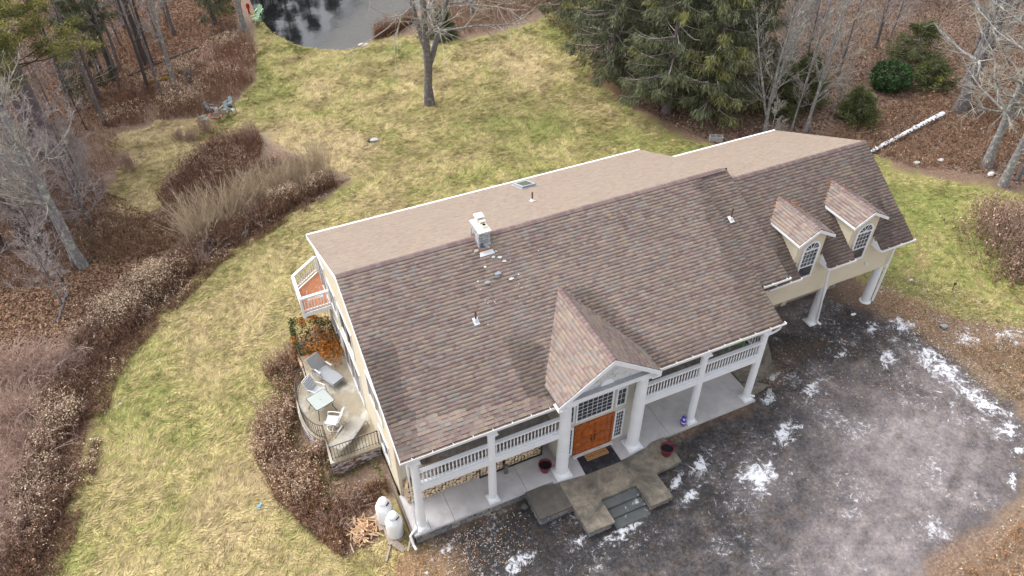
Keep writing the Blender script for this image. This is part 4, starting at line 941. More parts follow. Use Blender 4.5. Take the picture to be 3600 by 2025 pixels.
for q in (RAILP[0], RAILP[1], RAILP[2], RAILP[-3], RAILP[-2], RAILP[-1]): m = MB(); m.box(q[0]-.02,q[0]+.02,q[1]-.02,q[1]+.02,ZS,ZS+.93); m.build('rail_post', M['iron'], rl)

# ------------------------------------------------------------------ furniture
def chaise(name, label, loc, rz, up, frame_, cloth, tilt=50):
    t = thing(name, label, 'lounge chair', (0,0,0), None); s = MB(); w = .31; zb = .33
    s.prism([(0,-w,zb),(1.25,-w,zb),(1.25,w,zb),(0,w,zb)], (0,0,.025)); s.build('seat_sling', M[cloth], t)
    a = math.radians(tilt); b = MB(); e = (-.75*math.cos(a), .75*math.sin(a))
    b.prism([(0,-w,zb+.005),(0,w,zb+.005),(e[0],w,zb+e[1]),(e[0],-w,zb+e[1])], (.02,0,.02)); b.build('back_sling', M[cloth], t)
    f = MB()
    for y in (-w-.02, w+.02):
        f.tube([(e[0],y,zb+e[1]),(0,y,zb),(1.0,y,zb+.01),(1.28,y,zb-.06),(1.34,y,.0)], .02, 6); f.tube([(-.25,y,0),(-.1,y,zb+.2),(.1,y,zb+.26),(.42,y,zb+.25),(.5,y,zb),(.3,y,0)], .018, 6)
    f.tube([(e[0],-w,zb+e[1]),(e[0],w,zb+e[1])], .02, 6); f.tube([(1.28,-w,zb-.06),(1.28,w,zb-.06)], .02, 6); f.build('frame', M[frame_], t)
    for y in (-w-.02, w+.02): q = MB(); q.obox((.26,y,zb+.265), (.2,0,0), (0,.035,0), (0,0,.012)); q.build('armrest', M['slinglight' if up else frame_], t)
    t.location = loc; t.rotation_euler = (0,0,rz); return t
chaise('chaise_lounge', 'grey sling chaise lounge with raised back at the far end of the patio', (-1.15,9.75,ZS), math.radians(-63), True, 'steelgrey', 'sling', 52)
chaise('chaise_lounge', 'tan sling chaise lounge with low back nearest the patio front railing', (-1.22,5.25,ZS), math.radians(43), False, 'steelgrey', 'slingtan', 22)
def patio_chair(name, label, loc, rz, ring):
    t = thing(name, label, 'chair', (0,0,0), 'white patio chairs'); w = .26; zb = .42
    s = MB(); s.prism([(-.25,-w,zb),(.27,-w,zb+.03),(.27,w,zb+.03),(-.25,w,zb)], (0,0,.04)); s.build('seat', M['slinglight'], t)
    b = MB(); b.prism([(-.25,-w,zb+.02),(-.25,w,zb+.02),(-.50,w,zb+.62),(-.50,-w,zb+.62)], (.04,0,.015)); b.build('backrest', M['slinglight'], t)
    for i in range(4): q = MB(); zz = .12+i*.14; x = -.25-.25*zz/.62; q.box(x+.03,x+.055,-w,w,zb+zz,zb+zz+.012); q.build('seam', M['sling'], t)
    f = MB()
    for y in (-w-.03, w+.03):
        f.tube([(-.53,y,zb+.66),(-.36,y,zb+.28),(-.27,y,zb)], .02, 6); f.tube([(-.34,y,zb+.24),(0,y,zb+.27),(.25,y,zb+.24),(.30,y,zb+.02)], .024, 6)
        if not ring: f.tube([(.30,y,zb+.02),(.34,y,0)], .02, 6); f.tube([(-.27,y,zb),(-.38,y,0)], .02, 6)
    f.tube([(-.53,-w,zb+.66),(-.53,w,zb+.66)], .02, 6); f.build('frame', M['white'], t)
    if ring:
        q = MB(); q.tube([(.30*math.cos(a),.30*math.sin(a),.03) for a in np.linspace(0, 2*PI, 25)], .018, 6, False); q.tube([(0,0,.05),(0,0,zb)], .04, 8)
        for a in (0, PI/2): q.tube([(-.3*math.cos(a),-.3*math.sin(a),.04),(0,0,.12),(.3*math.cos(a),.3*math.sin(a),.04)], .018, 6)
        q.build('swivel_base', M['white'], t)
    t.location = loc; t.rotation_euler = (0,0,rz)
patio_chair('patio_chair', 'white patio chair with legs behind the glass table', (-1.62,8.35,ZS), math.radians(-48), False)
patio_chair('patio_chair', 'white swivel patio chair on a ring base near curved railing', (-1.42,6.38,ZS), math.radians(150), True)
t = thing('patio_table', 'square frosted glass patio table with black legs', 'table', (0,0,0))
def rrect(w, r_, n=5): return [(sx*(w-r_)+r_*math.cos(a), sy_*(w-r_)+r_*math.sin(a)) for sx, sy_, a0 in ((1,1,0),(-1,1,PI/2),(-1,-1,PI),(1,-1,1.5*PI)) for a in np.linspace(a0, a0+PI/2, n)]
MB().zpoly(rrect(.46,.09), .70, .708).build('tabletop', M['frosted'], t); q = MB(); q.tube([(x,y,.70) for x, y in rrect(.465,.09)+rrect(.465,.09)[:1]], .014, 5, False); q.build('table_rim', M['black'], t)
MB().lathe([(.035,.709),(.03,.72),(.015,.722)], (0,0,0), 10).build('umbrella_ring', M['steelgrey'], t)
for sx in (-1, 1):
    for sy_ in (-1, 1): MB().tube([(sx*.34,sy_*.34,.69),(sx*.36,sy_*.36,.3),(sx*.46,sy_*.46,0)], .016, 6).build('table_leg', M['black'], t)
t.location = (-1.63,7.55,ZS); t.rotation_euler = (0,0,math.radians(17))

def adirondack(name, label, loc, rz, mat_, group=None, cat='chair', sc=1.0):
    t = thing(name, label, cat, (0,0,0), group); z = .36
    for i in range(5): q = MB(); x = .42-i*.11; q.box(x-.05,x+.05,-.26,.26,z-i*.022,z-i*.022+.02); q.build('seat_slat', M[mat_], t)
    for i in range(5):
        y = -.22+i*.11; hh = .78-.05*abs(i-2); q = MB(); q.prism([(-.06,y-.05,z-.1),(-.06,y+.05,z-.1),(-.06-.45*hh,y+.055*1.1,z-.1+hh),(-.06-.45*hh,y-.055*1.1,z-.1+hh)], (-.02,0,-.01)); q.build('back_slat', M[mat_], t)
    for y in (-.33, .33):
        q = MB(); q.box(-.35,.5,y-.06,y+.06,z+.2,z+.225); q.build('armrest', M[mat_], t)
        q = MB(); q.box(.38,.45,y-.02,y+.02,0,z+.2); q.build('leg', M[mat_], t); q = MB(); q.prism([(.42,y-.015,z-.02),(.42,y-.015,z-.12),(-.5,y-.015,0),(-.5,y-.015,.08)], (0,.03,0)); q.build('leg', M[mat_], t); q = MB(); q.box(-.34,-.28,y-.02,y+.02,.1,z+.2); q.build('leg', M[mat_], t)
    t.location = loc; t.rotation_euler = (0,0,rz); t.scale = (sc,)*3; return t
adirondack('lawn_chair', 'weathered wooden slatted chair at the left end of the upper porch', (1.15,.72,fl_l), math.radians(-15), 'plank')
adirondack('plastic_chair', 'green plastic chair on the right end of the upper porch', (15.55,1.2,fl_r), math.radians(-100), 'green')
adirondack('lawn_chair', 'pale green wooden chair near the pond bank', (4.2,55.3,hgt(4.2,55.3)), math.radians(200), 'lime', 'pale green chairs by the pond', sc=.85)
adirondack('lawn_chair', 'pale green chair farther back by the pond under the trees', (4.75,57.0,hgt(4.75,57)), math.radians(240), 'lime', 'pale green chairs by the pond', sc=.85)
t = lthing('signpost', 'small red post beside pale green chairs at the pond', 'post', (3.85,57.3,hgt(3.85,57.3))); MB().lathe([(.09,0),(.09,.9),(.05,1.0)], (0,0,0), 8).build('post', M['red'], t); MB().box(-.16,.16,-.12,-.09,.55,.95).build('panel', M['red'], t)
# balcony bench
t = lthing('metal_bench', 'pale slender metal bench frame on the small balcony', 'bench', (-.42,11.95,bz)); q = MB()
for x in (-.32, .32): q.tube([(x,-.12,0),(x,-.12,.42),(x,.16,.42),(x,.2,.75)], .016, 5); q.tube([(x,.16,.42),(x,.16,0)], .016, 5)
q.build('frame', M['white'], t)
for y in (-.1, 0, .1): MB().box(-.32,.32,y-.012,y+.012,.42,.435).build('slat', M['white'], t)

# fire circle chairs in the far meadow
def fz(x, y): return (x, y, hgt(x, y))
for i, (x, y, a, m_, lb) in enumerate([(-2.2,40.7,-30,'bluepl','faded blue high backed chair left of the white bucket at the fire circle'),(-1.12,39.75,-130,'bluepl','faded blue green chair right of the white bucket at the fire circle'),(-.72,40.3,-140,'bluepl','faded blue chair farthest right and back at the fire circle'),(-2.85,38.95,20,'bluepl','faded blue chair nearest the brush, left front of the fire circle')]):
    adirondack('lawn_chair', lb, fz(x, y), math.radians(a), m_, 'chairs round the fire circle', sc=.72)
def camp_chair(lb, x, y, rz, m_):
    t = thing('camp_chair', lb, 'chair', (0,0,0), 'chairs round the fire circle')
    MB().box(-.25,.25,-.25,.25,.42,.44).build('seat', M[m_], t); MB().prism([(-.25,.25,.44),(.25,.25,.44),(.25,.36,.86),(-.25,.36,.86)], (0,.02,0)).build('backrest', M[m_], t)
    for sx in (-1, 1):
        for sy_ in (-1, 1): MB().tube([(sx*.23,sy_*.23,.6),(sx*.25,sy_*.25,0)], .017, 5).build('leg', M['black'], t)
    t.location = fz(x, y); t.rotation_euler = (0,0,rz); t.scale = (.85,)*3
camp_chair('grey camp chair with its back to the lawn, front of the fire circle', -1.85, 38.95, PI, 'sling'); camp_chair('tan camp chair beside the grey one at the fire circle', -1.2, 39.0, PI*.9, 'slingtan'); camp_chair('pale green camp chair at the right of the fire circle', -.72, 38.95, PI*.75, 'frosted')
t = lthing('stump_seat', 'dark stump seat behind the pale green camp chair', 'stump', fz(-.75,39.6)); MB().lathe([(.2,0),(.17,.1),(.16,.5)], (0,0,0), 9).build('stump', M['barkdark'], t)
t = lthing('bucket', 'white bucket on the ground among the fire circle chairs', 'bucket', fz(-1.75,40.2)); MB().lathe([(.13,0),(.16,.32),(.165,.33),(.15,.33),(.13,.05)], (0,0,0), 12).build('pail', M['white'], t); MB().tube([(-.16,0,.3),(-.12,.1,.42),(.12,.1,.42),(.16,0,.3)], .01, 4).build('bail_handle', M['steelgrey'], t)
fire = lthing('fire_pit', 'ring of reddish bricks and stones round the fire pit', 'fire pit', fz(-1.85,39.55)); r = np.random.RandomState(6)
for i in range(18): a = 2*PI*i/18; q = MB(); q.col = (.36+.1*r.rand(),.16,.12); q.obox((.5*math.cos(a),.42*math.sin(a),.06), (.07*math.sin(a),-.07*math.cos(a),0), (.05*math.cos(a),.05*math.sin(a),0), (0,0,.06)); q.build('brick', M['brick'], fire)

# pots, mats, figurine, tanks
def pot(lb, loc, s=1.0):
    t = lthing('flower_pot', lb, 'plant pot', loc, 'burgundy pots by the entry'); MB().lathe([(.17*s,0),(.20*s,.1*s),(.25*s,.36*s),(.285*s,.38*s),(.285*s,.44*s),(.25*s,.44*s),(.235*s,.34*s)], (0,0,0), 24).build('pot', M['pot'], t, True); MB().lathe([(.235*s,.30*s),(.23*s,.345*s)], (0,0,0), 20).build('soil', M['hole'], t)
pot('empty burgundy pot on the porch left of the portico column', (6.05,.42,ZS)); pot('empty burgundy pot standing on the damp platform right of the steps', (11.15,-1.0,ZS), 1.05)
t = thing('rubber_mat', 'large black rubber mat lying in front of the door', 'mat', (8.4,0,ZS)); MB().zpoly([(7.56,.40),(9.22,.40),(9.22,-.53),(7.5,-.50)], ZS+.001, ZS+.014).build('mat', M['rubber'], t)
t = thing('door_mat', 'tan coir doormat printed WELCOME on the black mat', 'doormat', (8.42,.3,ZS+.014)); CZ = ZS+.016
MB().zpoly([(7.90,.06),(8.95,.06),(8.95,.56-.17),(7.90,.56-.17)], CZ, CZ+.02).build('mat', M['coir'], t)
q = MB()
for a in ((7.95,8.90,.095,.108),(7.95,8.90,.342,.355),(7.95,7.963,.108,.342),(8.887,8.90,.108,.342)): q.box(a[0],a[1],a[2],a[3],CZ+.0205,CZ+.0225)
q.build('border_print', M['coirdark'], t)
tc = bpy.data.curves.new('lettering', 'FONT'); tc.body = 'WELCOME'; tc.size = .165; tc.align_x = 'CENTER'; tc.extrude = .001; tc.space_character = 1.12
to = bpy.data.objects.new('lettering_curve', tc); COL.objects.link(to); dg = bpy.context.evaluated_depsgraph_get(); me = bpy.data.meshes.new_from_object(to.evaluated_get(dg)); bpy.data.objects.remove(to); me.materials.clear(); me.materials.append(M['coirdark'])
o = link('lettering', me, t); o.location = Vector(o.location)+Vector((8.425,.168,CZ+.022))
# goose figurine
t = thing('goose_figurine', 'small goose figurine in blue outfit with orange feet by a porch column', 'figurine', (0,0,0))
MB().lathe([(.02,.1),(.09,.14),(.12,.22),(.10,.32),(.05,.38),(.035,.46),(.03,.5)], (0,0,0), 14, 1, 1.25).build('body', M['white'], t, True)
MB().lathe([(.13,.15),(.135,.2),(.125,.24)], (0,0,0), 14, 1, 1.25).build('skirt', M['navy'], t); MB().lathe([(.125,.31),(.09,.36),(.06,.39)], (0,0,0), 14, 1, 1.25).build('cape', M['navy'], t)
MB().lathe([(.02,.47),(.055,.5),(.06,.54),(.03,.58)], (0,-.01,0), 12).build('head', M['white'], t, True); MB().lathe([(.10,.55),(.065,.56),(.06,.6),(.02,.62)], (0,0,0), 12).build('hat', M['navy'], t); MB().bar((0,-.05,.53), (0,-.12,.52), .03, .02).build('beak', M['orange'], t)
for s in (-1, 1): q = MB(); q.tube([(s*.05,-.01,.14),(s*.05,-.02,.02)], .012, 5); q.prism([(s*.05,.02,0),(s*.05-.04,-.1,0),(s*.05+.04,-.1,0)], (0,0,.018)); q.build('foot', M['orange'], t)
t.location = (12.68,.0,ZS); t.rotation_euler = (0,0,math.radians(-15))
def tank(lb, x, y, hh):
    z = hgt(x, y); t = lthing('propane_tank', lb, 'propane tank', (x,y,z), 'white propane tanks'); r_ = .345
    MB().box(-.40,.40,-.40,.40,-.1,.06).build('base_slab', M['plank'], t)
    MB().lathe([(.30,.05),(r_-.02,.09),(r_,.16),(r_,hh-.32),(r_-.04,hh-.2),(r_-.13,hh-.1),(.2,hh-.06),(.02,hh-.05)], (0,0,0), 32).build('tank_body', M['tank'], t, True)
    MB().lathe([(.2,hh-.1),(.205,hh+.06),(.17,hh+.14),(.1,hh+.17),(.02,hh+.18)], (0,0,0), 24).build('dome_cover', M['tank'], t, True)
    MB().obox((.14,-.16,hh-.02), (.07,.05,0), (-.01,.014,0), (0,0,.03)).build('valve_slot', M['hole'], t)
tank('white propane tank nearest the corner of the porch', -.5, .66, 1.28); tank('white propane tank behind the front one by the house wall', -.66, 1.45, 1.28)
t = thing('leaning_board', 'grey board leaning against the porch corner below the downspout', 'board', (-.25,-.75,-.15)); MB().bar((-.35,-.45,-.02), (.22,.38,.32), .07, .03).build('board', M['plank'], t)
for i, (x, y, a, L_) in enumerate(((-.95,.15,1.0,1.0),(-.55,.02,2.2,.55))):
    t = lthing('scrap_board', ('thin grey strip of wood lying left of the tanks', 'short grey block propped below the front propane tank')[i], 'board', (x,y,hgt(x,y))); MB().obox((0,0,.06), (math.cos(a)*L_/2,math.sin(a)*L_/2,.05), (-math.sin(a)*(.04,.13)[i],math.cos(a)*(.04,.13)[i],0), (0,0,.03)).build('board', M['plank'], t)

# ------------------------------------------------------------------ firewood
r = np.random.RandomState(21); LOGM = []
for i in range(14):
    m = MB(); k = r.randint(3); rad = .062+.022*r.rand()
    if k == 0: prof = [(rad*math.cos(a)*(1+.1*r.randn()), rad*math.sin(a)*(1+.1*r.randn())) for a in np.linspace(0, 2*PI, 7, endpoint=False)]
    elif k == 1: prof = [(-rad*1.1,-rad*.7),(rad*1.1,-rad*.8),(rad*.6,rad*.5),(0,rad),(-rad*.7,rad*.55)]
    else: prof = [(-rad*1.2,-rad*.3),(-rad*.2,-rad),(rad*1.1,-rad*.5),(rad*.7,rad*.8),(-rad*.5,rad*.7)]
    n = len(prof); L_ = .40+.03*r.rand(); tone = .8+.45*r.rand()
    m.col = tuple(np.array((.72,.56,.38))*tone); V = [(x, 0, z) for x, z in prof]+[(x, L_, z) for x, z in prof]
    m.add(V, [tuple(range(n))]); m.col = tuple(np.array((.27,.195,.135))*tone)
    for j in range(n): q = [j, (j+1) % n]; m.f.append((q[0], n+q[0], n+q[1], q[1])); m.c.append(m.col)
    m.col = (.5,.36,.22); m.f.append(tuple(range(n, 2*n))[::-1]); m.c.append(m.col); LOGM.append(m.mesh('firewood_log', M['wood']))
LB = 'split firewood log showing its pale end in the long stack under the left balcony'
cnt = 0; zrow = ZS+.08; row = 0
while zrow < ZS+1.02:
    x = .26+r.rand()*.08
    while x < 6.2:
        if (4.38 < x < 4.55) or cnt >= 330: x += .1; continue
        tp = ZS+1.0+.12*math.sin(x*2.1)+.05*math.sin(x*7)
        if zrow < tp:
            o = link('firewood_log', LOGM[r.randint(14)]); o.location = (x+.07, 1.27+r.uniform(-.03,.04), zrow+r.uniform(-.012,.012)); o.rotation_euler = (0, r.uniform(0, 6.28), r.uniform(-.06,.06)); tag(o, LB, 'firewood', 'split logs in the firewood stack'); cnt += 1
        x += .148+r.uniform(-.012,.014)
    zrow += .122; row += 1
t = thing('firewood_rack', 'black metal rack frame holding the stacked firewood', 'log rack', (4.9,1.2,ZS)); q = MB(); q.box(3.40,3.44,1.18,1.22,ZS,ZS+1.2); q.build('upright', M['black'], t); q = MB(); q.box(6.25,6.29,1.18,1.22,ZS,ZS+1.2); q.build('upright', M['black'], t); q = MB(); q.box(3.44,6.25,1.18,1.22,ZS+.01,ZS+.05); q.build('bottom_rail', M['black'], t)
t = lthing('log_bolt', 'single round log standing in front of the firewood stack', 'log', (4.52,.98,ZS)); MB().lathe([(.08,0),(.085,.3),(.08,.55)], (0,0,0), 10).build('log', M['bark'], t)
m = MB(); m.col = (.66,.46,.26); m.obox((0,0,0), (.26,.02,0), (0,.05,.01), (0,0,.05)); lm = m.mesh('firewood_log', M['wood'])
o = link('firewood_log', lm); o.location = (.42,1.5,ZS+1.08); o.rotation_euler = (.1,.05,1.1); tag(o, 'bright split log lying crosswise on the left end of the stack', 'firewood', 'split logs in the firewood stack')
# kindling pile
KM = []
for i in range(8):
    m = MB(); m.col = tuple(np.array([(.68,.48,.30),(.58,.38,.23),(.74,.57,.40),(.44,.27,.17)][i % 4])*(.8+.4*r.rand())); L_ = .12+.10*r.rand(); m.prism([(-L_,-.03,0),(-L_,.025,.01),(-L_,.0,.05)], (2*L_,0,.0)); KM.append(m.mesh('kindling', M['wood']))
for i in range(150):
    a, d = r.rand()*2*PI, abs(r.randn())*.5; x, y = -1.72+.78*d*math.cos(a), 1.42+.75*d*math.sin(a)
    o = link('kindling', KM[r.randint(8)]); o.location = (x, y, hgt(x, y)+.10+max(0, .30*(1-d))*r.rand()); o.rotation_euler = (r.uniform(-.4,.4), r.uniform(-.4,.4), r.rand()*6.28); tag(o, 'split kindling stick in the heap left of the propane tanks', 'kindling', 'kindling heap beside the tanks')
# fallen chimney stones on the roof
r = np.random.RandomState(31)
def rock(lb, x, y, z, s, c, name='loose_stone', group='loose stones on the roof'):
    V, F = [], []; n = 7; m = MB(); m.col = c
    prof = [(.55,-.3),(1.0,-.05),(.85,.32),(.4,.45)]
    for rr, zz in prof:
        for i in range(n): a = 2*PI*i/n; q = 1+.22*r.randn()*.8; V.append((s[0]*rr*q*math.cos(a), s[1]*rr*q*math.sin(a), s[2]*zz*(1+.1*r.randn())))
    for j in range(3):
        for i in range(n): F.append((j*n+i, j*n+(i+1) % n, (j+1)*n+(i+1) % n, (j+1)*n+i))
    F += [tuple(range(n))[::-1], tuple(3*n+i for i in range(n))]; m.add(V, F); o = m.build(name, M['stone']); o.location = (x, y, z); return tag(o, lb, 'stone', group)
for x, y, s, c, lb in ((5.63,6.26,.11,(.33,.34,.33),'grey stone lying just left of the chimney flashing'),(6.20,5.86,.08,(.62,.62,.60),'white stone chip below the chimney'),(6.43,5.75,.12,(.60,.60,.58),'blocky white stone right below the chimney'),(6.56,5.57,.09,(.58,.58,.56),'narrow white stone beside the blocky one on the roof'),(6.10,5.16,.13,(.27,.29,.31),'flat grey stone above the dark cluster on the roof'),(5.95,5.04,.14,(.13,.14,.15),'dark grey stone in the roof cluster'),(5.55,4.93,.15,(.25,.26,.28),'angular grey stone lowest left in the roof cluster'),(6.54,4.82,.10,(.50,.52,.54),'pale slab of stone right of the roof cluster'),(5.71,5.58,.06,(.66,.66,.64),'small white stone left below the chimney'),(6.40,6.06,.06,(.62,.62,.6),'small white stone at the chimney right corner')):
    rock(lb, x, y, ZE+SLOPE*y+.06*s/.1, (s, s*.75, s*.6), c)
m = MB()
for i in range(70):
    x, y = 6.5+.95*r.randn(), 4.9+1.05*r.randn()
    if i > 75: x, y = 1+r.rand()*14, .6+r.rand()*5.5
    if y > 6.3 or y < .3 or abs(x-PX) < (yb_-y)*.6: continue
    s = .008+.020*r.rand()**3; m.col = (.62,.61,.58); m.obox((x, y, ZE+SLOPE*y+.02), (s,s*.3,0), (0,s,0), (0,0,s*.6))
o = m.build('mortar_crumbs', M['stone']); tag(struct(o, 'stuff'), 'scattered white mortar crumbs on the roof below the chimney', 'debris')
# small things on the lawn and drive
rock('white rock half sunk in the far lawn', 7.57, 30.1, hgt(7.57,30.1)+.08, (.35,.22,.3), (.42,.41,.39), 'lawn_rock', 'stones about the grounds')
rock('dark rock beside the white one in the far lawn', 7.3, 30.2, hgt(7.3,30.2)+.05, (.2,.17,.25), (.05,.05,.05), 'lawn_rock', 'stones about the grounds')
rock('round grey rock at the edge of the drive, right side', 28.15, -.35, hgt(28.15,-.35)+.08, (.2,.18,.25), (.26,.27,.29), 'lawn_rock', 'stones about the grounds')
rock('grey rock at the corner of the side pad', 17.55, .02, hgt(17.5,.1)+.05, (.14,.12,.2), (.36,.37,.38), 'lawn_rock', 'stones about the grounds')
rock('pale rock at the pond edge', 11.3, 45.6, .05, (.6,.35,.35), (.5,.45,.38), 'lawn_rock', 'stones about the grounds')
rock('dark stone by the drain corner of the platform', 4.62, -.62, .05, (.16,.14,.2), (.1,.1,.1), 'lawn_rock', 'stones about the grounds')
for x, y, lb in ((38.9,11.6,'white stone on the grass beyond the garage'),(40.6,11.2,'pale stone beside the bare trunks on the right lawn'),(42.2,8.6,'small white stone near the right trunks')): rock(lb, x, y, hgt(x, y)+.06, (.28,.16,.25), (.66,.66,.66), 'lawn_rock', 'stones about the grounds')
t = lthing('concrete_block', 'hollow grey concrete block in the leaves behind the garage', 'block', (28.75,19.6,hgt(28.75,19.6))); q = MB(); q.box(-.45,.45,-.2,-.14,0,.36); q.box(-.45,.45,.14,.2,0,.36)
for x in (-.45, -.03, .39): q.box(x,x+.06,-.14,.14,0,.36)
t.rotation_euler = (0,0,-.5); q.build('block', M['mortar'], t)
t = lthing('crumpled_wrapper', 'crumpled light blue scrap on the grass left of the house', 'litter', (-5.3,4.4,hgt(-5.3,4.4))); q = MB(); q.obox((0,0,.06), (.07,.03,.01), (-.02,.04,.01), (0,.01,.02)); q.obox((.09,.07,.1), (.03,.03,.01), (-.02,.02,.0), (0,.0,.01)); q.build('scrap', mat('blue_scrap', (.16,.42,.68), .5, .2), t)
def solar(lb, x, y):
    t = lthing('path_light', lb, 'garden light', (x,y,hgt(x,y)), 'solar stake lights'); MB().tube([(0,0,0),(0,0,.3)], .015, 6).build('stake', M['black'], t); MB().lathe([(.05,.3),(.08,.38),(.085,.42),(.02,.46)], (0,0,0), 10).build('lamp_head', M['black'], t)
solar('dark stake light on the grass right of the garage', 31.0, 1.6); solar('dark stake light near the dry grass at the right edge', 31.9, -2.3)
t = lthing('fallen_disc', 'white flat scrap lying on the drive by the garage', 'litter', (24.75,2.3,hgt(24.75,2.3))); MB().lathe([(.16,.01),(.17,.025),(.05,.03)], (0,0,0), 12, 1, .5).build('scrap', M['white'], t)
m = MB()       # wood chips and pebbles by the porch corner
for i in range(1100):
    x, y = 1.6+1.6*r.randn(), -1.35+.85*r.randn()
    if y > -.3 or (x > 4.7 and y > -1.7): continue
    s = .012+.05*r.rand()**4; a = r.rand()*6.28; m.col = tuple(np.array([(.50,.33,.19),(.38,.22,.12),(.6,.5,.4),(.28,.14,.08),(.4,.4,.41)][r.randint(5)])); z = hgt(x, y)+.012; m.obox((x,y,z), (s*math.cos(a),s*math.sin(a),.01*r.randn()), (-.014*math.sin(a),.014*math.cos(a),0), (0,0,.006))
o = m.build('wood_chips', M['wood']); tag(struct(o, 'stuff'), 'wood chips and bark scraps scattered on the drive by the porch corner', 'wood chips')
# ------------------------------------------------------------------ vegetation
R = np.random.RandomState(77)
def unit(v): return v/(np.linalg.norm(v, axis=-1, keepdims=True)+1e-9)
def interp(P, Rr, t):
    """P (N,m,3), t (N,n) in 0..1 -> points, tangents, radii (N,n,..)"""
    m = P.shape[1]; s = t*(m-1); i = np.minimum(s.astype(int), m-2); f = (s-i)[..., None]; n_ = np.arange(P.shape[0])[:, None]
    a, b = P[n_, i], P[n_, i+1]; return a*(1-f)+b*f, unit(b-a), Rr[n_, i]*(1-f[..., 0])+Rr[n_, i+1]*f[..., 0]
def grow(P, Rr, n, t0, t1, ang, length, m, wob, up, r, rscale=.55, rmin=.004, prefer=None):
    N = P.shape[0]; t = np.sort(r.uniform(t0, t1, (N, n)), 1); B, T, rr = interp(P, Rr, t)
    B = B.reshape(-1, 3); T = T.reshape(-1, 3); rr = rr.reshape(-1); tt = t.reshape(-1)
    q = unit(r.randn(len(B), 3)); q = unit(q-(q*T).sum(1, keepdims=True)*T)
    if prefer is not None: q = unit(q+prefer)
    a = r.uniform(ang[0], ang[1], (len(B), 1)); D = unit(np.cos(a)*T+np.sin(a)*q)
    L = (length if np.isscalar(length) else np.repeat(length, n))*(1.1-.65*tt)*r.uniform(.55, 1.15, len(B))
    pts = [B]; d = D
    for k in range(m-1):
        d = unit(d+wob*r.randn(len(B), 3)+np.array((0, 0, up))); pts.append(pts[-1]+d*(L/(m-1))[:, None])
    C = np.stack(pts, 1); r0 = np.maximum(rr*rscale, rmin); taper = np.linspace(1, .25, m)
    return C, r0[:, None]*taper[None], L
def merge(parts):
    V = []; F = []; b = 0
    for v, f in parts: V.append(v); F.append(f+b); b += len(v)
    return np.concatenate(V), np.concatenate(F)
def trunk_line(H, r0, lean, r, m=12, wob=.02, top=.25):
    z = np.linspace(0, 1, m); P = np.zeros((1, m, 3)); P[0, :, 2] = z*H-.15*(z == 0)
    P[0, :, 0] = lean[0]*z*H+np.cumsum(r.randn(m))*wob*H/m*2; P[0, :, 1] = lean[1]*z*H+np.cumsum(r.randn(m))*wob*H/m*2; P[0, 0, :2] = 0
    rad = r0*(1-(1-top)*z); rad[0] *= 1.35; return P, rad[None]
TREE_CACHE = {}
def bare_tree(label, x, y, H=14, r0=.16, lean=(0,0), seed=0, n1=16, t0=.3, L1_=3.6, n2=7, n3=6, bark='bark', twig='twig', group='bare trees in the woods', fork=None, up=.10, ang=(.7,1.25), name='bare_tree'):
    r = np.random.RandomState(seed); z0 = hgt(x, y); P, Rr = trunk_line(H, r0, lean, r)
    trunks = [tube_batch(P, Rr, 8)]; base = [(P, Rr)]
    if fork:
        for ft, az, fa in fork:
            B, T, rr = interp(P, Rr, np.array([[ft]])); d = np.array((math.cos(az)*math.sin(fa), math.sin(az)*math.sin(fa), math.cos(fa))); m = 10; L = H*(1-ft)*.95; pts = [B[0, 0]]
            for k in range(m-1): d = unit(d+np.array((0,0,.10))+.05*r.randn(3)); pts.append(pts[-1]+d*L/(m-1))
            FP = np.array(pts)[None]; FR = (rr[0, 0]*.82*np.linspace(1, .25, m))[None]; base.append((FP, FR)); trunks.append(tube_batch(FP, FR, 8))
    V1 = []; V2 = []
    for k, (p, q) in enumerate(base):
        n_ = n1 if k == 0 else max(4, int(n1*.7)); A, AR, AL = grow(p, q, n_, t0 if k == 0 else .12, .98, ang, L1_, 7, .12, up, r, .42, .018)
        V1.append(tube_batch(A, AR, 5)); Bq, BR, BL = grow(A, AR, n2, .15, 1, (.4,1.0), AL*.55, 5, .14, up*.8, r, .6, .013); V2.append(tube_batch(Bq, BR, 3))
        if n3: Cq, CR, CL = grow(Bq, BR, n3, .1, 1, (.4,1.0), BL*.6, 4, .16, up*.6, r, .7, .0095); V2.append(tube_batch(Cq, CR, 3))
    t = lthing(name, label, 'tree', (x, y, z0), group)
    v, f = merge(trunks); bigmesh('trunk', v, f, M[bark], None, t, True); v, f = merge(V1); bigmesh('limbs', v, f, M[bark if bark != 'bark' else 'barkpale'], None, t, True); v, f = merge(V2); bigmesh('twigs', v, f, M[twig], None, t)
    return t

# lone tree on the lawn
bare_tree('lone bare tree with a forked trunk standing on the lawn', 12.84, 33.22, 15, .34, (-.01,0), 5, 18, .30, 7.5, 8, 5, 'bark', 'twigpale', None, [(.19,.1,.42),(.27,2.7,.28)], up=-.01, ang=(1.0,1.5))
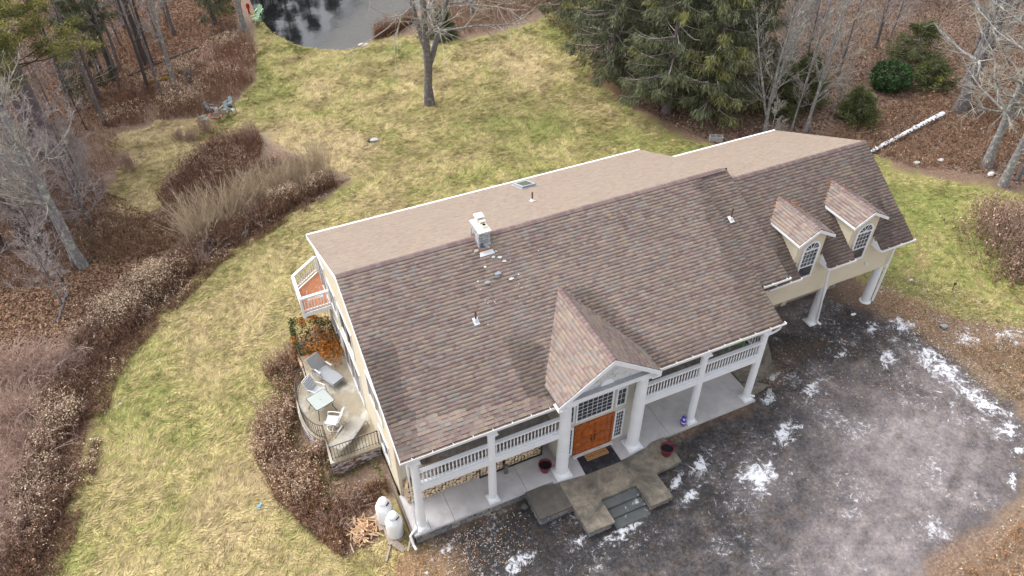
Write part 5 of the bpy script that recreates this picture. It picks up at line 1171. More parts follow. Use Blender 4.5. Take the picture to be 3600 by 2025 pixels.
# left woods
LT = [('tall pale lichen covered tree leaning out at the left frame edge', -11.47, 24.61, 15, .26, (-.03,.0), 'barkpale', 'twigpale', 24, 4.2),
 ('twin grey stem beside the pale lichen covered tree', -11.9, 24.9, 11, .16, (-.05,.05), 'barkpale', 'twig', 18, 3.6),
 ('dark furrowed trunk at the far left edge in the leaf litter', -14.5, 28.2, 13, .28, (-.02,.02), 'barkdark', 'twig', 16, 3.6),
 ('dark trunk cut by the left frame edge', -15.7, 28.3, 12, .25, (-.01,0), 'barkdark', 'twig', 14, 3.0),
 ('thin crooked sapling in the leaf litter at left', -12.44, 23.3, 5.5, .07, (-.06,.04), 'barkdark', 'twig', 14, 2.4),
 ('slim straight bare trunk in the brown brush left of the tan grass', -9.46, 41.57, 12, .15, (-.02,.01), 'bark', 'twig', 12, 2.6),
 ('thin dark trunk left of the yellow mossy log', -6.09, 45.54, 14, .14, (.0,.02), 'barkdark', 'twig', 12, 2.8),
 ('slender trunk in front of the yellow mossy log', -5.23, 44.25, 13, .12, (.01,0), 'bark', 'twig', 12, 2.6),
 ('grey lichen trunk at the right end of the yellow mossy log', -4.11, 45.82, 15, .16, (.01,0), 'barkpale', 'twigpale', 16, 3.2),
 ('stout dark trunk among the hemlock boughs', -8.45, 48.96, 17, .30, (0,0), 'barkdark', 'twig', 12, 2.8),
 ('dark straight trunk behind the mossy log', -5.88, 51.15, 17, .24, (0,.01), 'barkdark', 'twig', 12, 3),
 ('small trunk right beside the stout hemlock trunk', -8.13, 47.49, 9, .10, (.02,0), 'bark', 'twig', 10, 2),
 ('thin trunk just right of the dark straight one', -5.41, 51.14, 14, .13, (.01,0), 'barkdark', 'twig', 10, 2.5),
 ('dark trunk half hidden behind the big pine', -11.8, 47.72, 15, .24, (0,0), 'barkdark', 'twig', 10, 2.5),
 ('thin trunk left of the stout hemlock trunk', -9.32, 50.72, 14, .13, (0,0), 'barkdark', 'twig', 10, 2.5),
 ('slim trunk right behind the stout hemlock trunk', -7.89, 50.86, 15, .15, (0,0), 'bark', 'twig', 12, 2.6),
 ('small bare sapling left of the slim straight trunk', -10.73, 41.37, 5, .06, (-.03,0), 'barkdark', 'twig', 10, 1.6),
 ('grey leaning trunk deep in the upper left woods', -3.0, 56.5, 15, .15, (.03,0), 'bark', 'twig', 14, 3),
 ('pale thin trunk at the top edge of the left woods', -6.5, 58, 15, .15, (0,0), 'barkpale', 'twig', 14, 3),
 ('dark slender trunk at the top edge above the brush', -9.5, 57, 16, .18, (0,0), 'barkdark', 'twig', 14, 3),
 ('bare tree behind the big pine at the left edge', -16.5, 44, 14, .2, (0,0), 'bark', 'twig', 14, 3.2),
 ('grey twiggy tree low at the left frame edge', -15.5, 34, 8, .12, (0,.02), 'bark', 'twig', 22, 3.2),
 ('small twiggy tree between the pale tree and the brush', -10.9, 28.5, 6, .08, (-.02,.0), 'bark', 'twig', 24, 2.8),
 ('pinkish twiggy young tree below the big pine', -11.4, 33.2, 6, .08, (0,0), 'bark', 'twig', 24, 2.8),
 ('grey twig haze sapling at the far left beside the leaning pale tree', -13.2, 26.8, 7, .08, (0,.02), 'bark', 'twig', 30, 3.2),
 ('second young twiggy tree left of the tan grass', -11.2, 30.8, 6.5, .08, (-.02,0), 'bark', 'twig', 30, 3.0),
 ('young tree with pinkish twigs at the left edge above the leaf litter', -14.8, 30.8, 8, .1, (0,0), 'bark', 'twig', 30, 3.4),
 ('fine twiggy sapling rising from the leaf litter left of centre', -12.6, 21.5, 4.6, .05, (0,.03), 'bark', 'twig', 24, 2.4),
 ('many stemmed young tree left of the young pinkish one', -13.6, 31.5, 7, .09, (0,0), 'bark', 'twig', 24, 3.0)]
for i, (lb, x, y, H, r0, ln, bk, tw, n1, l1) in enumerate(LT):
    bare_tree(lb, x, y, H, r0, ln, 100+i, n1, .15 if H < 9 else .26, l1, 8, 6, bk, tw)
bare_tree('straight grey trunk standing by the pale green chairs at the pond', 2.79, 53.86, 16, .22, (0,0), 201, 10, .5, 2.8, 6, 4, 'barkpale', 'twig', 'bare trees by the pond')
bare_tree('grey trunk at the top edge right of the lone tree', 22.0, 46.8, 14, .2, (0,0), 202, 14, .35, 3.4, 6, 5, 'barkpale', 'twig', 'bare trees by the pond')
bare_tree('twiggy tree behind the pond brush at the top edge', 25.5, 50.5, 12, .16, (0,0), 203, 18, .25, 3.6, 7, 5, 'bark', 'twig', 'bare trees by the pond')
# saplings behind the garage and trees at the right
RT = [('pale multi stemmed young tree right behind the garage roof', 32.53, 19.08, 9, .13, (.02,.02), 'barkpale', 'twigpale', 26, 3.2, [(.12,2.6,.45),(.2,.3,.35)]),
 ('leaning pale young tree second behind the garage roof', 35.2, 18.0, 9.5, .13, (.10,.06), 'barkpale', 'twigpale', 26, 3.2, [(.25,.5,.5)]),
 ('thin upright sapling between the two pale young trees', 34.4, 18.5, 8, .07, (.02,.02), 'barkpale', 'twig', 18, 2.2, None),
 ('bare grey tree with peeling lichen behind the dark hemlocks', 38.5, 24.5, 13, .16, (.05,.0), 'barkpale', 'twigpale', 22, 3.4, [(.3,0,.4)]),
 ('dark trunk rising among the spruces', 34.5, 30.5, 16, .25, (0,0), 'barkdark', 'twig', 12, 2.5, None),
 ('big split dark trunk with a torn hollow at right', 47.3, 15.6, 14, .42, (.03,0), 'bark', 'twigpale', 20, 6.5, [(.22,.5,.22)]),
 ('grey lichen trunk on the right lawn with long pale boughs', 42.87, 9.45, 14, .27, (.02,.01), 'barkpale', 'twigpale', 26, 6.5, None),
 ('grey trunk nearest the right frame edge', 41.96, 7.46, 14, .25, (.03,.0), 'barkpale', 'twigpale', 24, 6.0, [(.2,-.6,.3)]),
 ('thin grey stem close by the trunk at the right frame edge', 43.25, 7.5, 11, .14, (.03,.0), 'bark', 'twigpale', 12, 2.8, None),
 ('thin upright grey trunk beyond the split dark trunk', 51.2, 18.6, 13, .16, (0,0), 'barkpale', 'twigpale', 14, 3.2, None),
 ('pale bare tree at the upper right corner', 54.5, 15.5, 12, .2, (0,0), 'barkpale', 'twigpale', 20, 4.2, [(.25,2.,.4)]),
 ('bare tree in the brown woods at the top right', 57, 22.5, 11, .17, (0,0), 'bark', 'twigpale', 20, 3.6, None),
 ('bare twiggy tree near the top right of the frame', 50, 26.5, 11, .15, (0,0), 'bark', 'twig', 22, 3.6, None),
 ('small pale tree deep in the right woods', 45.5, 28.5, 10, .13, (.03,0), 'barkpale', 'twigpale', 20, 3.2, None),
 ('grey twiggy tree behind the rhododendron', 43.5, 23.8, 8, .1, (.03,0), 'bark', 'twigpale', 22, 3.0, None)]
for i, (lb, x, y, H, r0, ln, bk, tw, n1, l1, fk) in enumerate(RT):
    bare_tree(lb, x, y, H, r0, ln, 300+i, n1, .15, l1, *((8, 6) if r0 > .2 else (6, 4)), bk, tw, 'bare trees right of the house', fk, up=.015 if r0 > .2 else .12, ang=(.9,1.4) if r0 > .2 else (.5,1.05))

def saplings(label, group, poly, n, seed, Hr, bark='bark', twig='twig'):
    r = np.random.RandomState(seed); p = np.array(poly); k = 0
    while k < n:
        q = r.uniform(p.min(0), p.max(0))
        if sdf(np.array(q[0]), np.array(q[1]), poly) < 0: continue
        H = r.uniform(*Hr); bare_tree(label, q[0], q[1], H, .012*H+.01, (r.uniform(-.05,.05), r.uniform(-.05,.05)), seed*50+k, 26, .12, H*.42, 7, 5, bark, twig, group); k += 1
saplings('thin bare sapling in the twiggy upper right woods', 'saplings in the upper right woods', [(38,23),(45,27),(58,25),(66,20),(66,34),(50,38),(40,34)], 16, 71, (4,8))
saplings('thin bare sapling in the upper left woods', 'saplings in the upper left woods', [(-18,40),(-10,42),(-7,47),(-2,54),(0,62),(-14,62),(-20,50)], 16, 72, (4,8))
saplings('small twiggy sapling at the left edge above the leaf litter', 'saplings in the left leaf litter', [(-17,24),(-12.5,25),(-10.5,29),(-11,34),(-13,31),(-18,31)], 7, 73, (3.5,6.5))
saplings('twiggy sapling behind the drooping spruces and garage', 'saplings behind the garage', [(31,17.5),(37,16.5),(40,20),(37,24),(33,22)], 4, 74, (2.5,4.5), 'barkpale', 'twigpale')
def leaves(C, size, col, r, elong=2.2, droop=0.0, cvar=.25, flat=0.0):
    """random small triangles at C (n,3); size scalar or (n,), col (n,3)"""
    n = len(C); a = unit(r.randn(n, 3)+np.array((0,0,-droop))); b = unit(r.randn(n, 3)); b = unit(b-(a*b).sum(1, keepdims=True)*a)
    if flat: a[:, 2] *= (1-flat); b[:, 2] *= (1-flat); a = unit(a); b = unit(b-(a*b).sum(1, keepdims=True)*a)
    s = (size*r.uniform(.6, 1.3, n))[:, None]; V = np.stack([C-b*s*.5/elong, C+b*s*.5/elong, C+a*s], 1).reshape(-1, 3)
    return V, np.arange(3*n).reshape(-1, 3), col*(1+cvar*r.uniform(-1, 1, (n, 1)))
def conifer(label, x, y, H, r0, W_, seed, dark=(.078,.09,.055), light=(.150,.163,.092), z0f=.08, nb=120, ns=72, group='evergreen trees right of the lawn', droop=1.3, sz=.40, name='spruce_tree', yellow=.3, dead=.10):
    r = np.random.RandomState(seed); z0 = hgt(x, y); P, Rr = trunk_line(H, r0, (0,0), r, wob=.006, top=.12)
    t = lthing(name, label, 'tree', (x, y, z0), group); v, f = tube_batch(P, Rr, 8); bigmesh('trunk', v, f, M['barkpine'], None, t, True)
    tt = np.sort(z0f+(1-z0f)*r.rand(nb)**1.15*.99); B, T, rr = interp(P, Rr, tt[None]); B = B[0]; az = r.rand(nb)*2*PI
    L = W_*(1-tt)**.75*r.uniform(.75, 1.12, nb)+.25; m = 6; s = np.linspace(0, 1, m)
    el = .12-.75*s[None]**1.0*.55+.42*s[None]**2.2+r.randn(nb, 1)*.06
    Q = np.zeros((nb, m, 3)); Q[..., 0] = B[:, None, 0]+np.cos(az)[:, None]*L[:, None]*s; Q[..., 1] = B[:, None, 1]+np.sin(az)[:, None]*L[:, None]*s; Q[..., 2] = B[:, None, 2]+L[:, None]*el*s
    BR = np.maximum(.012*L, .012)[:, None]*np.linspace(1.6, .3, m)[None]; v, f = tube_batch(Q, BR, 4); bigmesh('boughs', v, f, M['twig'], None, t)
    live = r.rand(nb) > dead; Ql = Q[live]; n_ = len(Ql); tq = 1-(r.rand(n_, ns)*.86)**1.2; C, Tq, _ = interp(Ql, BR[live], tq)
    side = np.cross(Tq, np.array((0,0,1.))); w = (1.05-tq)[..., None]*(L[live][:, None, None])*.34
    off = r.uniform(-1, 1, (n_, ns, 1)); C = C+side*w*off; C[..., 2] -= np.abs(r.randn(n_, ns))*.18*droop
    tone = r.rand(n_, 1, 1); yel = (r.rand(n_, 1, 1) < yellow)*r.rand(n_, 1, 1)
    col = np.array(dark)+(np.array(light)-np.array(dark))*(.15+.55*tone+.55*(tq[..., None]-.45))+yel*np.array((.085,.075,.0)); col = np.clip(col, .012, 1)
    C = C.reshape(-1, 3); col = col.reshape(-1, 3); d = unit(Tq.reshape(-1, 3)*.8+side.reshape(-1, 3)*off.reshape(-1, 1)*.7+np.array((0,0,-droop))+.35*r.randn(len(C), 3))
    Vs = []; Fs = []; Cs = []; k0 = 0
    for rep in range(5):
        c2 = C+r.randn(len(C), 3)*.11; d2 = unit(d+.3*r.randn(len(C), 3)); b = unit(np.cross(d2, unit(r.randn(len(C), 3)))); l_ = (sz*r.uniform(.5, 1.25, len(C)))[:, None]; wv = b*l_*.062
        Vs.append(np.stack([c2-wv*.4, c2+d2*l_*.5-wv, c2+d2*l_, c2+d2*l_*.5+wv], 1).reshape(-1, 3)); Fs.append(np.arange(len(C)*4).reshape(-1, 4)+k0); k0 += len(C)*4; Cs.append(col*(1+.35*r.uniform(-1, 1, (len(C), 1))))
    bigmesh('foliage', np.concatenate(Vs), np.concatenate(Fs), M['leaf'], np.concatenate(Cs), t); return t
# spruces and hemlocks at the edge of the lawn
for i, (lb, x, y, H, r0, W_, yl) in enumerate([
 ('tall dark spruce closest to the lawn edge', 27.0, 30.6, 15, .28, 4.3, .15), ('drooping spruce with pale dead boughs left of the garage roof', 27.9, 24.4, 15, .3, 3.9, .2), ('yellow green spruce right behind the garage', 30.2, 22.6, 14, .28, 3.4, .45),
 ('spruce in the second row behind the drooping one', 31.5, 28.3, 17, .3, 4.2, .3), ('spruce at the top edge behind the dark one', 31.0, 35.5, 17, .3, 4.4, .2), ('shaded spruce right of the yellow green one', 33.8, 24.6, 15, .26, 3.4, .3), ('far spruce at the top right of the evergreen stand', 36.8, 31, 17, .3, 4.2, .25),
 ('spruce at the top edge nearest the lawn', 29.6, 42.2, 16, .3, 3.6, .2)]):
    conifer(lb, x, y, H, r0, W_, 400+i, yellow=yl)
for i, (lb, x, y, H, W_) in enumerate([('small hemlock behind the garage left of the rhododendron', 39.2, 17.5, 2.6, 1.35), ('low wide hemlock beyond the rhododendron', 51, 23.4, 3.2, 2.3), ('low hemlock to the right of the rhododendron', 48.6, 19.5, 1.9, 1.7), ('young hemlock behind the pale saplings', 37.6, 21.2, 4, 1.6), ('small dark fir by the pond brush right of the lone tree', 17.9, 43.9, 2.6, .9), ('hemlock shaded at the foot of the spruces', 35.2, 21.2, 4, 2.0)]):
    conifer(lb, x, y, H, .07, W_, 430+i, dark=(.055,.07,.03), light=(.13,.145,.055), z0f=.04, nb=60, ns=40, droop=.35, sz=.30, name='hemlock', yellow=.1, dead=.0)
# pine and hemlocks in the left woods
def pine(label, x, y, H, r0, seed, W_, az0, t_lo, nb, group='evergreens in the left woods'):
    r = np.random.RandomState(seed); z0 = hgt(x, y); P, Rr = trunk_line(H, r0, (-.005,0), r, wob=.008, top=.3)
    t = lthing('pine_tree', label, 'tree', (x, y, z0), group); v, f = tube_batch(P, Rr, 10); bigmesh('trunk', v, f, M['barkpine'], None, t, True)
    tt = np.sort(r.uniform(t_lo, 1, nb)); B, T, rr = interp(P, Rr, tt[None]); B = B[0]; az = az0+r.uniform(-PI, PI, nb); L = W_*r.uniform(.6, 1.1, nb)*(1.15-.6*tt); m = 6; s = np.linspace(0, 1, m)
    Q = np.zeros((nb, m, 3)); Q[..., 0] = B[:, None, 0]+np.cos(az)[:, None]*L[:, None]*s; Q[..., 1] = B[:, None, 1]+np.sin(az)[:, None]*L[:, None]*s; Q[..., 2] = B[:, None, 2]+L[:, None]*(.06*s+.16*s**2)+r.randn(nb, m)*.05
    BR = np.full((nb, 1), .05)*np.linspace(1.2, .2, m)[None]; S, SR, SL = grow(Q, BR, 6, .3, 1, (.4,.9), L*.42, 4, .1, .12, r, .6, .01)
    v, f = merge([tube_batch(Q, BR, 5), tube_batch(S, SR, 3)]); bigmesh('boughs', v, f, M['barkdark'], None, t)
    n_ = len(S); k = 150; ts = r.uniform(.15, 1.0, (n_, k)); C, Td, _ = interp(S, SR, ts); C = C+r.randn(n_, k, 3)*np.array((.26,.26,.10)); tone = r.rand(n_, 1, 1)
    col = np.array((.11,.12,.05))+tone*np.array((.26,.225,.05))*np.clip(ts[..., None]+.2, 0, 1); C = C.reshape(-1, 3); col = np.broadcast_to(col, (n_, k, 3)).reshape(-1, 3)
    d = unit(r.randn(len(C), 3)*np.array((1,1,.5))+np.array((0,0,.45))); b = unit(np.cross(d, r.randn(len(C), 3))); l_ = r.uniform(.14, .30, (len(C), 1)); w = b*l_*.11
    V = np.stack([C-w, C+w, C+d*l_], 1).reshape(-1, 3); bigmesh('foliage', V, np.arange(len(V)).reshape(-1, 3), M['leaf'], col*(1+.3*r.uniform(-1, 1, (len(C), 1))), t)
pine('big white pine with thick grey trunk and yellow green crown at upper left', -12.55, 37.07, 17, .46, 501, 5.6, 0, .40, 40)
pine('second thick pine trunk just left behind the big pine', -13.6, 38.4, 17, .36, 502, 4.6, 2.5, .40, 30)
pine('white pine at the upper left corner behind', -15.5, 43.5, 16, .3, 503, 5.0, 0, .30, 34)
conifer('dark slim hemlock between the pines and the mossy log', -9.7, 46.2, 12, .16, 1.9, 510, nb=70, ns=40, group='evergreens in the left woods', name='hemlock', yellow=0, dead=.25)
conifer('hemlock clothing the stout dark trunk', -8.5, 49.3, 16, .12, 2.3, 511, nb=70, ns=36, group='evergreens in the left woods', name='hemlock', yellow=0, z0f=.3, dead=.25)
conifer('hemlock at the top edge left of the pond', .6, 56.5, 14, .2, 2.6, 512, group='evergreens by the pond', name='hemlock', yellow=.2, z0f=.1, nb=80, ns=45)
conifer('hemlock leaning over the pond bank behind the chairs', 5.5, 60.5, 14, .2, 2.8, 513, group='evergreens by the pond', name='hemlock', yellow=.1, z0f=.15, nb=80, ns=40)
for i, (x, y, H) in enumerate([(7.5,79,14),(10.5,80.5,17),(13.5,81,13),(16.5,80,16),(20,80,15),(23.5,77,13)]): conifer('dark conifer standing beyond the pond', x, y, H, .22, 2.2, 520+i, group='dark conifers beyond the pond', nb=60, ns=22, yellow=0, sz=.7, name='conifer')

# rhododendron
r = np.random.RandomState(9); t = lthing('rhododendron', 'round glossy dark green rhododendron in the leaf litter', 'shrub', (45.4, 20.6, hgt(45.4, 20.6)))
n = 5200; d = unit(r.randn(n, 3)); rr_ = 1.5*r.uniform(.72, 1.0, n)**.6; C = d*rr_[:, None]*np.array((1.05,1,.72))*(1+.10*np.sin(d[:, :1]*7)*np.sin(d[:, 1:2]*6+1)); C[:, 2] += 1.0; C = C[C[:, 2] > .05]
v, f, c = leaves(C, .22, np.tile(np.array((.05,.095,.035)), (len(C), 1))*(r.uniform(.5, 1.6, (len(C), 1))), r, 2.4, .2); bigmesh('foliage', v, f, M['leaf'], c, t)
m = MB()
for i in range(14): a = r.rand()*6.28; m.tube([(0,0,0),(.5*math.cos(a),.5*math.sin(a),.7),(1.2*math.cos(a),1.2*math.sin(a),1.4)], .03, 4)
m.build('stems', M['barkdark'], t)

# fallen logs
def fallen(lb, a, b, r1, r2, mat_, cat='fallen log', snow_=False):
    za, zb_ = hgt(*a)+r1*.8, hgt(*b)+r2*.8; t = lthing('fallen_log', lb, cat, (*a, za)); dx, dy = b[0]-a[0], b[1]-a[1]; rr = np.random.RandomState(int(abs(a[0]*7))); P = [(dx*s+.03*rr.randn(), dy*s+.03*rr.randn(), (zb_-za)*s) for s in np.linspace(0, 1, 12)]
    MB().tube(P, list(np.linspace(r1, r2, 12)), 8).build('log', M[mat_], t)
    if snow_:
        L = math.hypot(dx, dy); nn = np.array((-dy, dx))/L; V = []; F = []; K = 60
        for i in range(K+1):
            s = i/K; rad = r1+(r2-r1)*s; w = rad*(.75+.3*rr.rand()); c = np.array((dx*s, dy*s)); z = (zb_-za)*s
            for q, hh in ((-w,.55),(-w*.5,.98),(w*.4,1.06),(w*.95,.6)): V.append((*(c+nn*(q+.03*rr.randn())), z+rad*hh+.02))
        for i in range(K):
            for j in range(3):
                if rr.rand() > .13: F.append((i*4+j, i*4+j+1, i*4+j+5, i*4+j+4))
        MB().add(V, F).build('snow', M['snowm'], t)
fallen('fallen trunk with snow along its top, behind the garage', (37.0,13.8), (45.6,15.6), .12, .22, 'bark', snow_=True)
fallen('thin pale fallen branch left of the snowy trunk', (37.6,16.4), (40.2,15.8), .05, .04, 'barkpale')
fallen('fallen log covered in yellow moss in the left woods', (-6.2,47.3), (-4.2,47.55), .15, .13, 'moss'); fallen('long thin fallen trunk leaning through the brush in the left woods', (-7.3,49.4), (-1.5,52.6), .10, .05, 'barkdark')
fallen('short pale log in the left leaf litter', (-12.3,22.6), (-12.9,20.0), .09, .05, 'bark'); fallen('fallen pale log lying at the pond bank', (5.0,55.9), (7.2,55.6), .18, .13, 'barkpale'); fallen('broken dead trunk at the foot of the twin grey stem', (-11.4,24.4), (-10.6,25.6), .09, .06, 'barkdark')
t = lthing('broken_stump', 'grey broken stump standing in the brown brush', 'stump', (-2.9,46.2,hgt(-2.9,46.2))); MB().lathe([(.22,-.1),(.18,.3),(.2,.9),(.1,1.1),(.04,1.3)], (0,0,0), 9).build('stump', M['bark'], t)

# shrubs made of fine stems
def shrub(label, x, y, H, n, spread, seed, mat_='twigtan', lean=(0,0), group=None, arch=0.0, n2=5, n3=0, name='shrub', wid=.35):
    r = np.random.RandomState(seed); t = lthing(name, label, 'shrub', (x, y, hgt(x, y)), group); az = r.rand(n)*2*PI; tilt = np.abs(r.randn(n))*spread; d = np.stack([np.cos(az)*np.sin(tilt)+lean[0], np.sin(az)*np.sin(tilt)+lean[1], np.cos(tilt)], 1); d = unit(d); m = 6
    p0 = np.stack([r.randn(n)*wid, r.randn(n)*wid, np.zeros(n)-.05], 1); L = H*r.uniform(.5, 1.1, n); pts = [p0]
    for k in range(m-1): d = unit(d+.07*r.randn(n, 3)+np.array((0,0,-arch*k/m))); pts.append(pts[-1]+d*(L/(m-1))[:, None])
    P = np.stack(pts, 1); RR_ = np.full((n, 1), .011+.0035*H)*np.linspace(1, .3, m)[None]; parts = [tube_batch(P, RR_, 3)]
    S, SR, SL = grow(P, RR_, n2, .25, 1, (.25,.7), L*.38, 4, .1, .05-arch*.3, r, .7, .0065); parts.append(tube_batch(S, SR, 3))
    if n3: S2, SR2, _ = grow(S, SR, n3, .1, 1, (.3,.8), SL*.5, 3, .12, .0, r, .7, .005); parts.append(tube_batch(S2, SR2, 3))
    v, f = merge(parts); bigmesh('stems', v, f, M[mat_], None, t); return t
wl_ = [('largest pale willow shrub at the lower left end of the row', -4.9, 24.3, 3.4, 90, .45, (-.15,.1)), ('pale willow shrub second from the left end', -3.7, 25.3, 3.1, 70, .4, (-.08,.05)), ('tan willow shrub in the left middle of the row', -2.4, 26.0, 2.8, 75, .35, (0,0)), ('tan willow shrub in the middle of the row', -1.0, 26.5, 2.6, 75, .35, (0,0)), ('tan willow shrub right of the middle of the row', .4, 26.8, 2.6, 75, .35, (0,0)), ('tan willow shrub near the right end of the row', 1.8, 27.2, 2.5, 75, .33, (0,0)), ('tan willow shrub at the right end of the row by the lawn', 3.2, 27.6, 2.4, 75, .33, (.03,0)), ('small willow shrub behind the middle of the row', -1.6, 27.8, 2.1, 40, .33, (0,0))]
for i, (lb, x, y, H, n, sp, ln) in enumerate(wl_): shrub(lb, x, y, H, n, sp, 600+i, 'twigtan', ln, 'willow shrubs in a row', 0, 6, 2, 'willow_shrub')
for i, (lb, x, y, H) in enumerate([('pinkish arching thicket at the left frame edge, middle', -14.6, 13.6, 2.0), ('pinkish arching thicket above the first at left', -13.4, 16.3, 1.9), ('grey pink thicket lowest at the left frame edge', -14.7, 9.6, 1.8), ('twiggy thicket between the two at left', -13.9, 11.6, 1.6), ('thicket at the left edge near the leaf litter', -15.2, 17.0, 1.8), ('grey thicket near the lower left corner', -14.6, 7.6, 1.4)]):
    shrub(lb, x, y, H*1.25, 150, .72, 620+i, 'twigred', (0,0), 'pinkish thickets at the left edge', .6, 6, 2, 'thicket', .6)
for i, (lb, x, y, H) in enumerate([('dark upright bush at the tip of the brown brush', -.2, 33.9, 1.8), ('dark bush beside the green path, left', -4.8, 36.9, 1.1), ('small dark bush right of it on the green path', -4.0, 36.7, 1.0), ('dark stemmed bush below the fire circle', -2.9, 37.6, 1.5), ('brown bush mound left of the green path', -8.3, 34.5, 1.6)]): shrub(lb, x, y, H, 60, .35, 640+i, 'twigred', (0,0), 'dark bushes in the meadow', 0, 6, 2, 'bush', .2)
# orange and green shrub between balcony and patio
r = np.random.RandomState(5); t = lthing('evergreen_shrub', 'green and rusty shrub growing under the balcony', 'shrub', (-1.0,12.4,-.5)); n = 3600; d = unit(r.randn(n, 3)); C = d*(r.uniform(.6, 1, (n, 1))**.5)*np.array((1.15,1.3,1.15))*(1+.15*np.sin(d[:, :1]*8)); C[:, 2] += .95; C = C[C[:, 2] > .02]
g = fbm(C[:, 0]+5, C[:, 1]+C[:, 2], 1.6, 2)[:, None]; col = np.where(g > .56, np.array((.30,.12,.03)), np.array((.06,.075,.022)))*r.uniform(.6, 1.5, (len(C), 1)); v, f, c = leaves(C, .13, col, r); bigmesh('foliage', v, f, M['leaf'], c, t)
t = shrub('orange dried hydrangea like tangle of stems by the patio rail', -.55, 11.0, 1.9, 70, .6, 661, 'twigtan', (0,-.1), None, .3, 5, 2, 'dry_shrub', .35); M['twigorange'] = mat('orange_stems', (.46,.20,.045), .8, .3, 2); t.children[0].data.materials[0] = M['twigorange']
C = np.random.RandomState(4).randn(1500, 3)*np.array((.55,.6,.35))+np.array((0,-.1,1.15)); v, f, c = leaves(C, .16, np.tile(np.array((.50,.21,.045)), (1500, 1)), r, 3.5, .8); bigmesh('dried_leaves', v, f, M['leaf'], c, t)

# ------------------------------------------------------------------ ground cover (uncountable)
def sample(poly, n, r, f=None):
    p = np.array(poly); lo, hi = p.min(0), p.max(0); out = np.zeros((0, 2))
    while len(out) < n:
        q = r.uniform(lo, hi, (n*2, 2)); k = sdf(q[:, 0], q[:, 1], poly) > 0
        if f is not None: k &= f(q[:, 0], q[:, 1]) > r.rand(len(q))
        if k.sum() == 0: break
        out = np.concatenate([out, q[k]])
    return out[:n]
def pt(q, dz=0): return np.stack([q[:, 0], q[:, 1], hz(q[:, 0], q[:, 1])+dz], 1)
pdens = lambda x, y: np.clip((fbm(x, y, .8, 47)-.28)*3, .05, 1)*np.where((x > -2.7) & (y < 4.5) & (y > 3.2), .0, 1)*np.where((np.hypot(x+1.9, y-7.5) < 1.5) & (y < 8), .12, 1)
def weeds(name, label, poly, n, H, r, dens=None, plume=.6, stem=(.20,.125,.09), tanc=(.62,.49,.365), leafc=(.205,.122,.085), pl=6, ps=.07, lf=9):
    q = sample(poly, n, r, dens); n = len(q); B = pt(q); hh = H*r.uniform(.35, 1.2, n)*(.75+.5*fbm(q[:, 0], q[:, 1], .5, 4)); ln = r.randn(n, 2)*.16; T = B+np.stack([ln[:, 0]*hh, ln[:, 1]*hh, hh], 1)
    a = r.rand(n)*2*PI; w = np.stack([np.cos(a), np.sin(a), 0*a], 1)*.015
    V = [np.stack([B-w, B+w, T], 1).reshape(-1, 3)]; F = [np.arange(3*n).reshape(-1, 3)]; C = [np.tile(np.array(stem), (n, 1))*r.uniform(.6, 1.6, (n, 1))]
    s = r.uniform(.1, .92, (n, lf)); P = (B[:, None]*(1-s[..., None])+T[:, None]*s[..., None])+r.randn(n, lf, 3)*.06; tone = r.uniform(.5, 1.8, (n, 1, 1))*np.ones((1, lf, 1))
    v, f, c = leaves(P.reshape(-1, 3), .12, (np.array(leafc)*tone).reshape(-1, 3), r, 5.5, .3); V.append(v); F.append(f+3*n); C.append(c); k0 = 3*n+len(v)
    big = fbm(q[:, 0], q[:, 1], .45, 12); k = r.rand(n) < plume*np.clip((big-.44)*6.5, .02, 1.6); P = T[k][:, None]+r.randn(k.sum(), pl, 3)*np.array((.07,.07,.06)); tone = r.uniform(.6, 1.3, (k.sum(), 1, 1))*np.ones((1, pl, 1))
    v, f, c = leaves(P.reshape(-1, 3), ps, (np.array(tanc)*tone).reshape(-1, 3), r, 1.5); V.append(v); F.append(f+k0); C.append(c)
    o = bigmesh(name, np.concatenate(V), np.concatenate(F), M['dry'], np.concatenate(C)); tag(struct(o, 'stuff'), label, 'dried weeds')
r = np.random.RandomState(88)
edge = LAWN[1:13]
strip_poly = edge+[(4.9,26.3),(3.0,26.6),(1.0,26.3),(-2.0,25.4),(-4.5,24.6),(-7,23.0),(-10,20.8),(-12.6,18.5),(-13.6,15.5),(-14.2,12.5),(-14.6,8),(-15.6,4.5)]
wdens = lambda x, y: np.clip((fbm(x, y, .7, 41)-.33)*4, .12, 1)*sm((sdf(x, y, strip_poly)-1.8*fbm(x, y, .8, 44)+.75)/.7)*np.where(x < -12.2, .5, 1)
weeds('goldenrod', 'dead brown goldenrod with tan seed heads along the left lawn edge', strip_poly, 15000, 1.1, r, wdens, .5, pl=4)
weeds('weeds', 'low rust coloured weeds at the ragged foot of the goldenrod', [(x+.75, y-.35) for x, y in edge]+[(x-.9, y+.6) for x, y in edge[::-1]], 5500, .42, r, lambda x, y: np.clip((fbm(x, y, 1.1, 63)-.36)*5, 0, 1), .15, lf=6)
fdens = lambda x, y: np.clip((fbm(x, y, .6, 51)-.25)*3, .1, 1)
far_poly = [(-9.5,41),(-7,40.6),(-4.5,40.3),(-2.4,39.9),(-.9,40.6),(0,41),(2,43.7),(2.6,47),(3.1,50.7),(2.0,52.5),(-1,50.5),(-5,47.5),(-9,44.5)]
weeds('goldenrod', 'dead brown weeds with pale seed heads filling the upper left clearing', far_poly, 4600, 1.1, r, fdens, .55, stem=(.23,.13,.09), leafc=(.22,.125,.085), ps=.075, pl=5)
weeds('goldenrod', 'reddish brown brush along the edge of the left woods', [(-13,33),(-9,35),(-8.6,39),(-9.5,41),(-9,45),(-4,52),(2,54),(3,70),(-14,72),(-18,50),(-16,38)], 9000, .75, r, None, .25, (.26,.15,.10), (.44,.31,.21), (.27,.15,.10))
